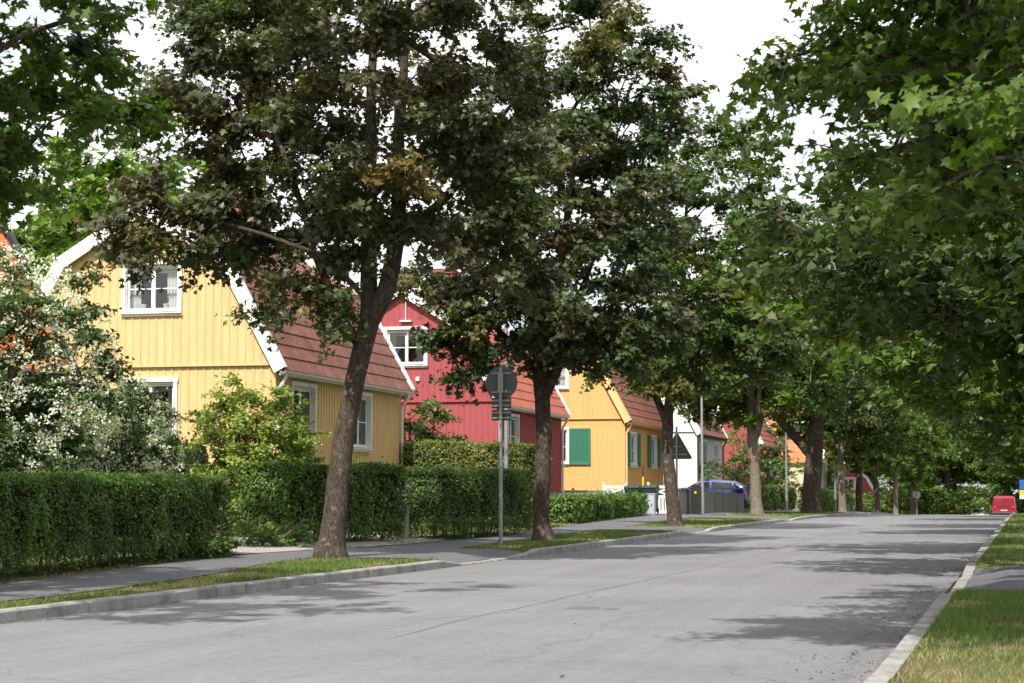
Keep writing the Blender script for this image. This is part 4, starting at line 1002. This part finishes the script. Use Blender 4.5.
def wheelie(label, loc, mat, group, rz=0):
    e = empty('waste_bin', loc, rz, label, 'waste bin', group)
    b = MB(); b.hexa([(-.24, -.26, .06), (.24, -.26, .06), (.24, .22, .06), (-.24, .22, .06)], [(-.3, -.34, 1.0), (.3, -.34, 1.0), (.3, .34, 1.0), (-.3, .34, 1.0)]); b.box(-.31, .31, -.35, .35, .95, 1.0); b.build('body', M[mat], e, bevel=.02)
    b = MB(); b.hexa([(-.32, -.38, 1.001), (.32, -.38, 1.001), (.32, .36, 1.001), (-.32, .36, 1.001)], [(-.27, -.33, 1.06), (.27, -.33, 1.06), (.27, .3, 1.1), (-.27, .3, 1.1)]); b.tube([(-.28, .4, 1.02), (.28, .4, 1.02)], .02, 8); b.build('lid', M[mat], e, bevel=.012)
    for s in (-1, 1):
        b = MB(); b.tube([(s*.22, .26, .1), (s*.28, .26, .1)], .1, 16); b.build('wheel', M['rubber'], e)
wheelie('left one of two dark green waste bins behind the grey cabinet', (-14.95, 72.7, .27), 'greenplastic', 'waste bins by the white gates')
wheelie('right one of two dark green waste bins behind the grey cabinet', (-14.3, 72.8, .27), 'greenplastic', 'waste bins by the white gates')
e = empty('marker_post', (-15.0, 74.9, .2), 0, 'thin yellow marker post with a dark top beside the gates', 'marker post')
b = MB(); b.tube([(0, 0, -.2), (0, 0, 1.5)], .04, 8); b.build('post', M['signyellow'], e); b = MB(); b.tube([(0, 0, 1.5005), (0, 0, 1.95)], .022, 8); b.build('tip', M['blackplastic'], e)
e = empty('litter_bin', (-13.15, 76.6, .17), 0, 'black round-topped bin in front of the concrete wall', 'bin')
prof = [(-.19, 0), (.19, 0), (.19, 1.06)]+[(.19*math.cos(a*math.pi/8), 1.06+.19*math.sin(a*math.pi/8)) for a in range(1, 8)]+[(-.19, 1.06)]
b = MB(); b.prism(prof, -.17, .17); b.build('body', M['blackplastic'], e, bevel=.012)
b = MB(); b.prism([(.05*math.cos(k*.524), .9+.05*math.sin(k*.524)) for k in range(12)], -.178, -.1705); b.build('badge', M['signyellow'], e)
e = empty('utility_cabinet', (-12.7, 112.5, -.1), 0, 'small blue-grey cabinet between the thick trunk and the slender pale trunk', 'cabinet')
b = MB(); b.box(-.2, .2, -.15, .15, -.1, .85); b.build('housing', M['cabinet'], e, bevel=.01); b = MB(); b.box(-.22, .22, -.17, .17, .851, .89); b.build('lid', M['darkmetal'], e)
e = empty('boundary_stone', (-11.3, 122, -.3), 0, 'pale concrete block beside the left of the dark trunks near the crest', 'stone block')
b = MB(); b.box(-.16, .16, -.16, .16, -.1, .42); b.hexa([(-.16, -.16, .421), (.16, -.16, .421), (.16, .16, .421), (-.16, .16, .421)], [(-.1, -.1, .5), (.1, -.1, .5), (.1, .1, .5), (-.1, .1, .5)]); b.build('block', M['stone'], e, bevel=.02)
e = empty('parking_sign', (-.42, 118, -.4+drop(118)), 0, 'blue and yellow sign at the right edge of the view', 'road sign')
b = MB(); b.tube([(0, .03, -.3), (0, .03, 2.5)], .03, 8); b.build('pole', M['galv'], e)
b = MB(); b.box(-.3, .3, -.012, 0, 1.95, 2.5); b.build('sign_plate', M['signblue'], e, bevel=.003)
b = MB(); b.box(-.3, .3, -.012, 0, 1.62, 1.9); b.build('lower_plate', M['signyellow'], e); b = MB(); b.box(-.3, .3, -.012, 0, 1.38, 1.6); b.build('lower_plate', M['white'], e)

# ------------------------------------------------------------------ cars (length along +x = nose)
def car(name, label, cat, loc, rz, paint, st, wr=.33, wx=(1.35, -1.3), glass=(None,), hw=.88, group=None, spare=False):
    """st: stations (x, zlow, zbelt, zroof, halfwidth, roofhalfwidth)"""
    e = empty(name, loc, rz, label, cat, group)
    V = []; n = 12
    for (x, zl, zb, zr, w, wr_) in st:
        half = [(0, zl), (w*.88, zl), (w*.98, zl+.14), (w, (zl+zb)/2), (w*.975, zb), (wr_+.02, zr-.06), (wr_*.86, zr)]
        ring = half + [(0, zr+.012)] + [(-a, c) for a, c in reversed(half[1:])]
        V += [(x, a, c) for a, c in ring]
    k = 14; F = [(i*k+j, i*k+(j+1) % k, (i+1)*k+(j+1) % k, (i+1)*k+j) for i in range(len(st)-1) for j in range(k)] + [tuple(range(k)), tuple(reversed(range((len(st)-1)*k, len(st)*k)))]
    b = MB(); b.add(V, F, 0, True); bo = b.build('body', paint, e)
    bo.modifiers.new('es', 'EDGE_SPLIT').split_angle = R(32)
    def q(i0, i1, s, a=.06, c=.05):      # side pane between stations i0,i1
        A, B = st[i0], st[i1]
        def pt(S, t, x): return (x, s*((S[4]*.975)*(1-t)+(S[5]+.02)*t+.006), S[2]*(1-t)+(S[3]-.06)*t)
        return [pt(A, .08, A[0]+a*(1 if B[0] > A[0] else -1)), pt(B, .08, B[0]-a*(1 if B[0] > A[0] else -1)), pt(B, .95, B[0]-a*(1 if B[0] > A[0] else -1)), pt(A, .95, A[0]+a*(1 if B[0] > A[0] else -1))]
    for (kind, i0, i1) in glass:
        if kind == 'side':
            for s in (1, -1):
                g = MB(); g.add(q(i0, i1, s), [(0, 1, 2, 3)]); g.build('side_window', M['carglass'], e)
        else:      # end pane spanning stations i0 (belt) to i1 (roof)
            A, B = st[i0], st[i1]; d = .012*(1 if A[0] > B[0] else -1)
            g = MB(); g.add([(A[0]+d, -A[4]*.82, A[3]+.02), (A[0]+d, A[4]*.82, A[3]+.02), (B[0]+d*1.5, B[5]*.84, B[3]-.015), (B[0]+d*1.5, -B[5]*.84, B[3]-.015)], [(0, 1, 2, 3)]); g.build('windscreen' if kind == 'front' else 'rear_window', M['carglass'], e)
    for x in wx:
        for s in (1, -1):
            b = MB(); b.tube([(x, s*(hw-.2), wr), (x, s*(hw-.17), wr), (x, s*(hw+.0), wr), (x, s*(hw+.02), wr)], [wr*.9, wr, wr, wr*.9], 22); w_ = b.build('wheel', M['rubber'], e)
            b = MB(); b.tube([(x, s*(hw+.005), wr), (x, s*(hw+.03), wr)], [wr*.62, wr*.55], 12); b.build('rim', M['galv'], w_)
    x0 = st[0][0]; x1 = st[-1][0]; w0 = st[0][4]; w1 = st[-1][4]
    for s in (1, -1):
        b = MB(); b.box(x0-.03, x0+.06, s*w0*.72, s*w0*.96, st[0][2]-.22, st[0][2]-.02); b.build('taillight', M['taillight'], e, bevel=.01)
        b = MB(); b.box(x1-.06, x1+.03, s*w1*.6, s*w1*.93, st[-1][2]-.16, st[-1][2]-.02); b.build('headlight', M['lightglass'], e, bevel=.01)
    for xx, nm in ((x0, 'rear_bumper'), (x1, 'front_bumper')):
        sg = -1 if xx == x0 else 1
        b = MB(); b.box(xx-.02, xx+sg*.08, -w0*.95, w0*.95, .32, .5); b.build(nm, M['blackplastic'] if nm else paint, e, bevel=.02)
    b = MB(); b.box(x0-.045, x0-.025, -.26, .26, .62, .73); b.build('number_plate', M['plate'], e)
    if spare:
        b = MB(); b.tube([(x0-.03, 0, .98), (x0-.06, 0, .98), (x0-.24, 0, .98), (x0-.27, 0, .98)], [.3, .36, .36, .3], 28); s_ = b.build('spare_wheel', M['rubber'], e)
        b = MB(); b.tube([(x0-.271, 0, .98), (x0-.285, 0, .98)], [.2, .18], 16); b.build('rim', M['galv'], s_)
    return e
van = [(-2.25, .35, 1.0, 1.03, .84, .8), (-2.2, .3, 1.02, 1.6, .9, .74), (-2.0, .28, 1.03, 1.75, .92, .76), (-.9, .28, 1.02, 1.8, .93, .78), (.4, .28, 1.0, 1.78, .93, .78), (.95, .28, .98, 1.66, .93, .76), (1.65, .28, 1.0, 1.06, .92, .8), (2.15, .3, .9, .93, .88, .78), (2.3, .4, .75, .76, .78, .7)]
car('red_van', 'red van on the right side of the road just past the crest', 'van', (-2.1, 154, drop(154)), R(90), M['car_red'], van, glass=[('side', 2, 3), ('side', 3, 4), ('rear', 0, 2), ('front', 6, 5)], hw=.92)
hatch = [(-2.0, .35, .92, .95, .8, .74), (-1.92, .3, .95, 1.15, .85, .7), (-1.4, .27, .95, 1.42, .87, .66), (-.3, .27, .93, 1.48, .88, .68), (.35, .27, .92, 1.42, .88, .67), (1.05, .27, .93, .97, .87, .72), (1.75, .3, .83, .86, .84, .7), (2.0, .38, .7, .72, .74, .62)]
gh = [('side', 2, 3), ('side', 3, 4), ('rear', 0, 2), ('front', 5, 4)]
car('parked_car', 'blue hatchback parked behind the concrete wall', 'car', (-15.3, 92.4, .16), R(178), M['car_blue'], hatch, glass=gh, hw=.86)
car('distant_car', 'pale car just visible past the crest left of the red van', 'car', (-4.7, 184, drop(184)), R(-90), M['car_white'], hatch, glass=gh, hw=.86)
suv = [(-2.1, .42, 1.2, 1.23, .86, .8), (-2.05, .4, 1.22, 1.7, .9, .8), (-1.95, .38, 1.22, 1.86, .92, .82), (-.9, .38, 1.2, 1.9, .92, .82), (.2, .38, 1.18, 1.87, .92, .82), (.55, .38, 1.18, 1.78, .92, .8), (1.0, .38, 1.18, 1.2, .9, .82), (1.95, .4, 1.1, 1.12, .88, .8), (2.1, .5, .95, .96, .82, .76)]
car('off_road_car', 'black off-road car with a spare wheel on its back, mostly hidden behind the foreground hedge', 'car', (-18.6, 36.6, .3), R(150), M['car_black'], suv, wr=.38, wx=(1.3, -1.25), glass=[('side', 2, 3), ('side', 3, 4), ('rear', 0, 2), ('front', 6, 5)], hw=.9, spare=True)

# ------------------------------------------------------------------ camera, light, sky
cam = bpy.data.cameras.new('camera'); co = bpy.data.objects.new('camera', cam); col.objects.link(co)
co.location = (0, 0, 1.25); co.rotation_euler = (R(90+4.41), 0, R(15.26)); cam.sensor_width = 36; cam.lens = 1900/1024*36
cam.clip_end = 4000; cam.dof.use_dof = True; cam.dof.focus_distance = 36; cam.dof.aperture_fstop = 5.6
sc.camera = co
EL, AZ = R(50), R(184)      # azimuth clockwise from +Y
d = np.array([math.sin(AZ)*math.cos(EL), math.cos(AZ)*math.cos(EL), math.sin(EL)])
sun = bpy.data.lights.new('sun', 'SUN'); so = bpy.data.objects.new('sun', sun); col.objects.link(so)
sun.energy = 4.6; sun.angle = R(.53); sun.color = (1, .95, .87)

so.rotation_euler = mathutils.Vector(d).to_track_quat('Z', 'Y').to_euler(); so.location = (0, -20, 30)
w = bpy.data.worlds.new('World'); sc.world = w; w.use_nodes = True; t = w.node_tree
bg = t.nodes['Background']; sky = t.nodes.new('ShaderNodeTexSky'); sky.sky_type = 'NISHITA'; sky.sun_disc = False
sky.sun_elevation = EL; sky.sun_rotation = AZ; sky.dust_density = 2.0; sky.ozone_density = 1
tc = t.nodes.new('ShaderNodeTexCoord'); mp = t.nodes.new('ShaderNodeMapping'); mp.inputs['Scale'].default_value = (1, 1, 2.6)
t.links.new(tc.outputs['Generated'], mp.inputs['Vector'])
cl = noise(t, mp.outputs['Vector'], 2.3, 8, .6, .3)
cm = ramp(t, cl, [(.36, .08), (.5, 1)])
t.links.new(mix(t, cm, mix(t, 1.0, sky.outputs[0], (1.15, 1.15, 1.15), 'MULTIPLY'), (10.2, 10.3, 10.4)), bg.inputs['Color']); bg.inputs['Strength'].default_value = .1
sc.view_settings.view_transform = 'Standard'; sc.view_settings.look = 'None'; sc.view_settings.exposure = .42; sc.view_settings.gamma = 1
sc.view_settings.use_curve_mapping = False
sc.cycles.use_denoising = True; sc.cycles.max_bounces = 6; sc.cycles.diffuse_bounces = 3; sc.cycles.transparent_max_bounces = 8; sc.cycles.transmission_bounces = 4
sc.cycles.sample_clamp_indirect = 6; sc.cycles.caustics_reflective = False; sc.cycles.caustics_refractive = False
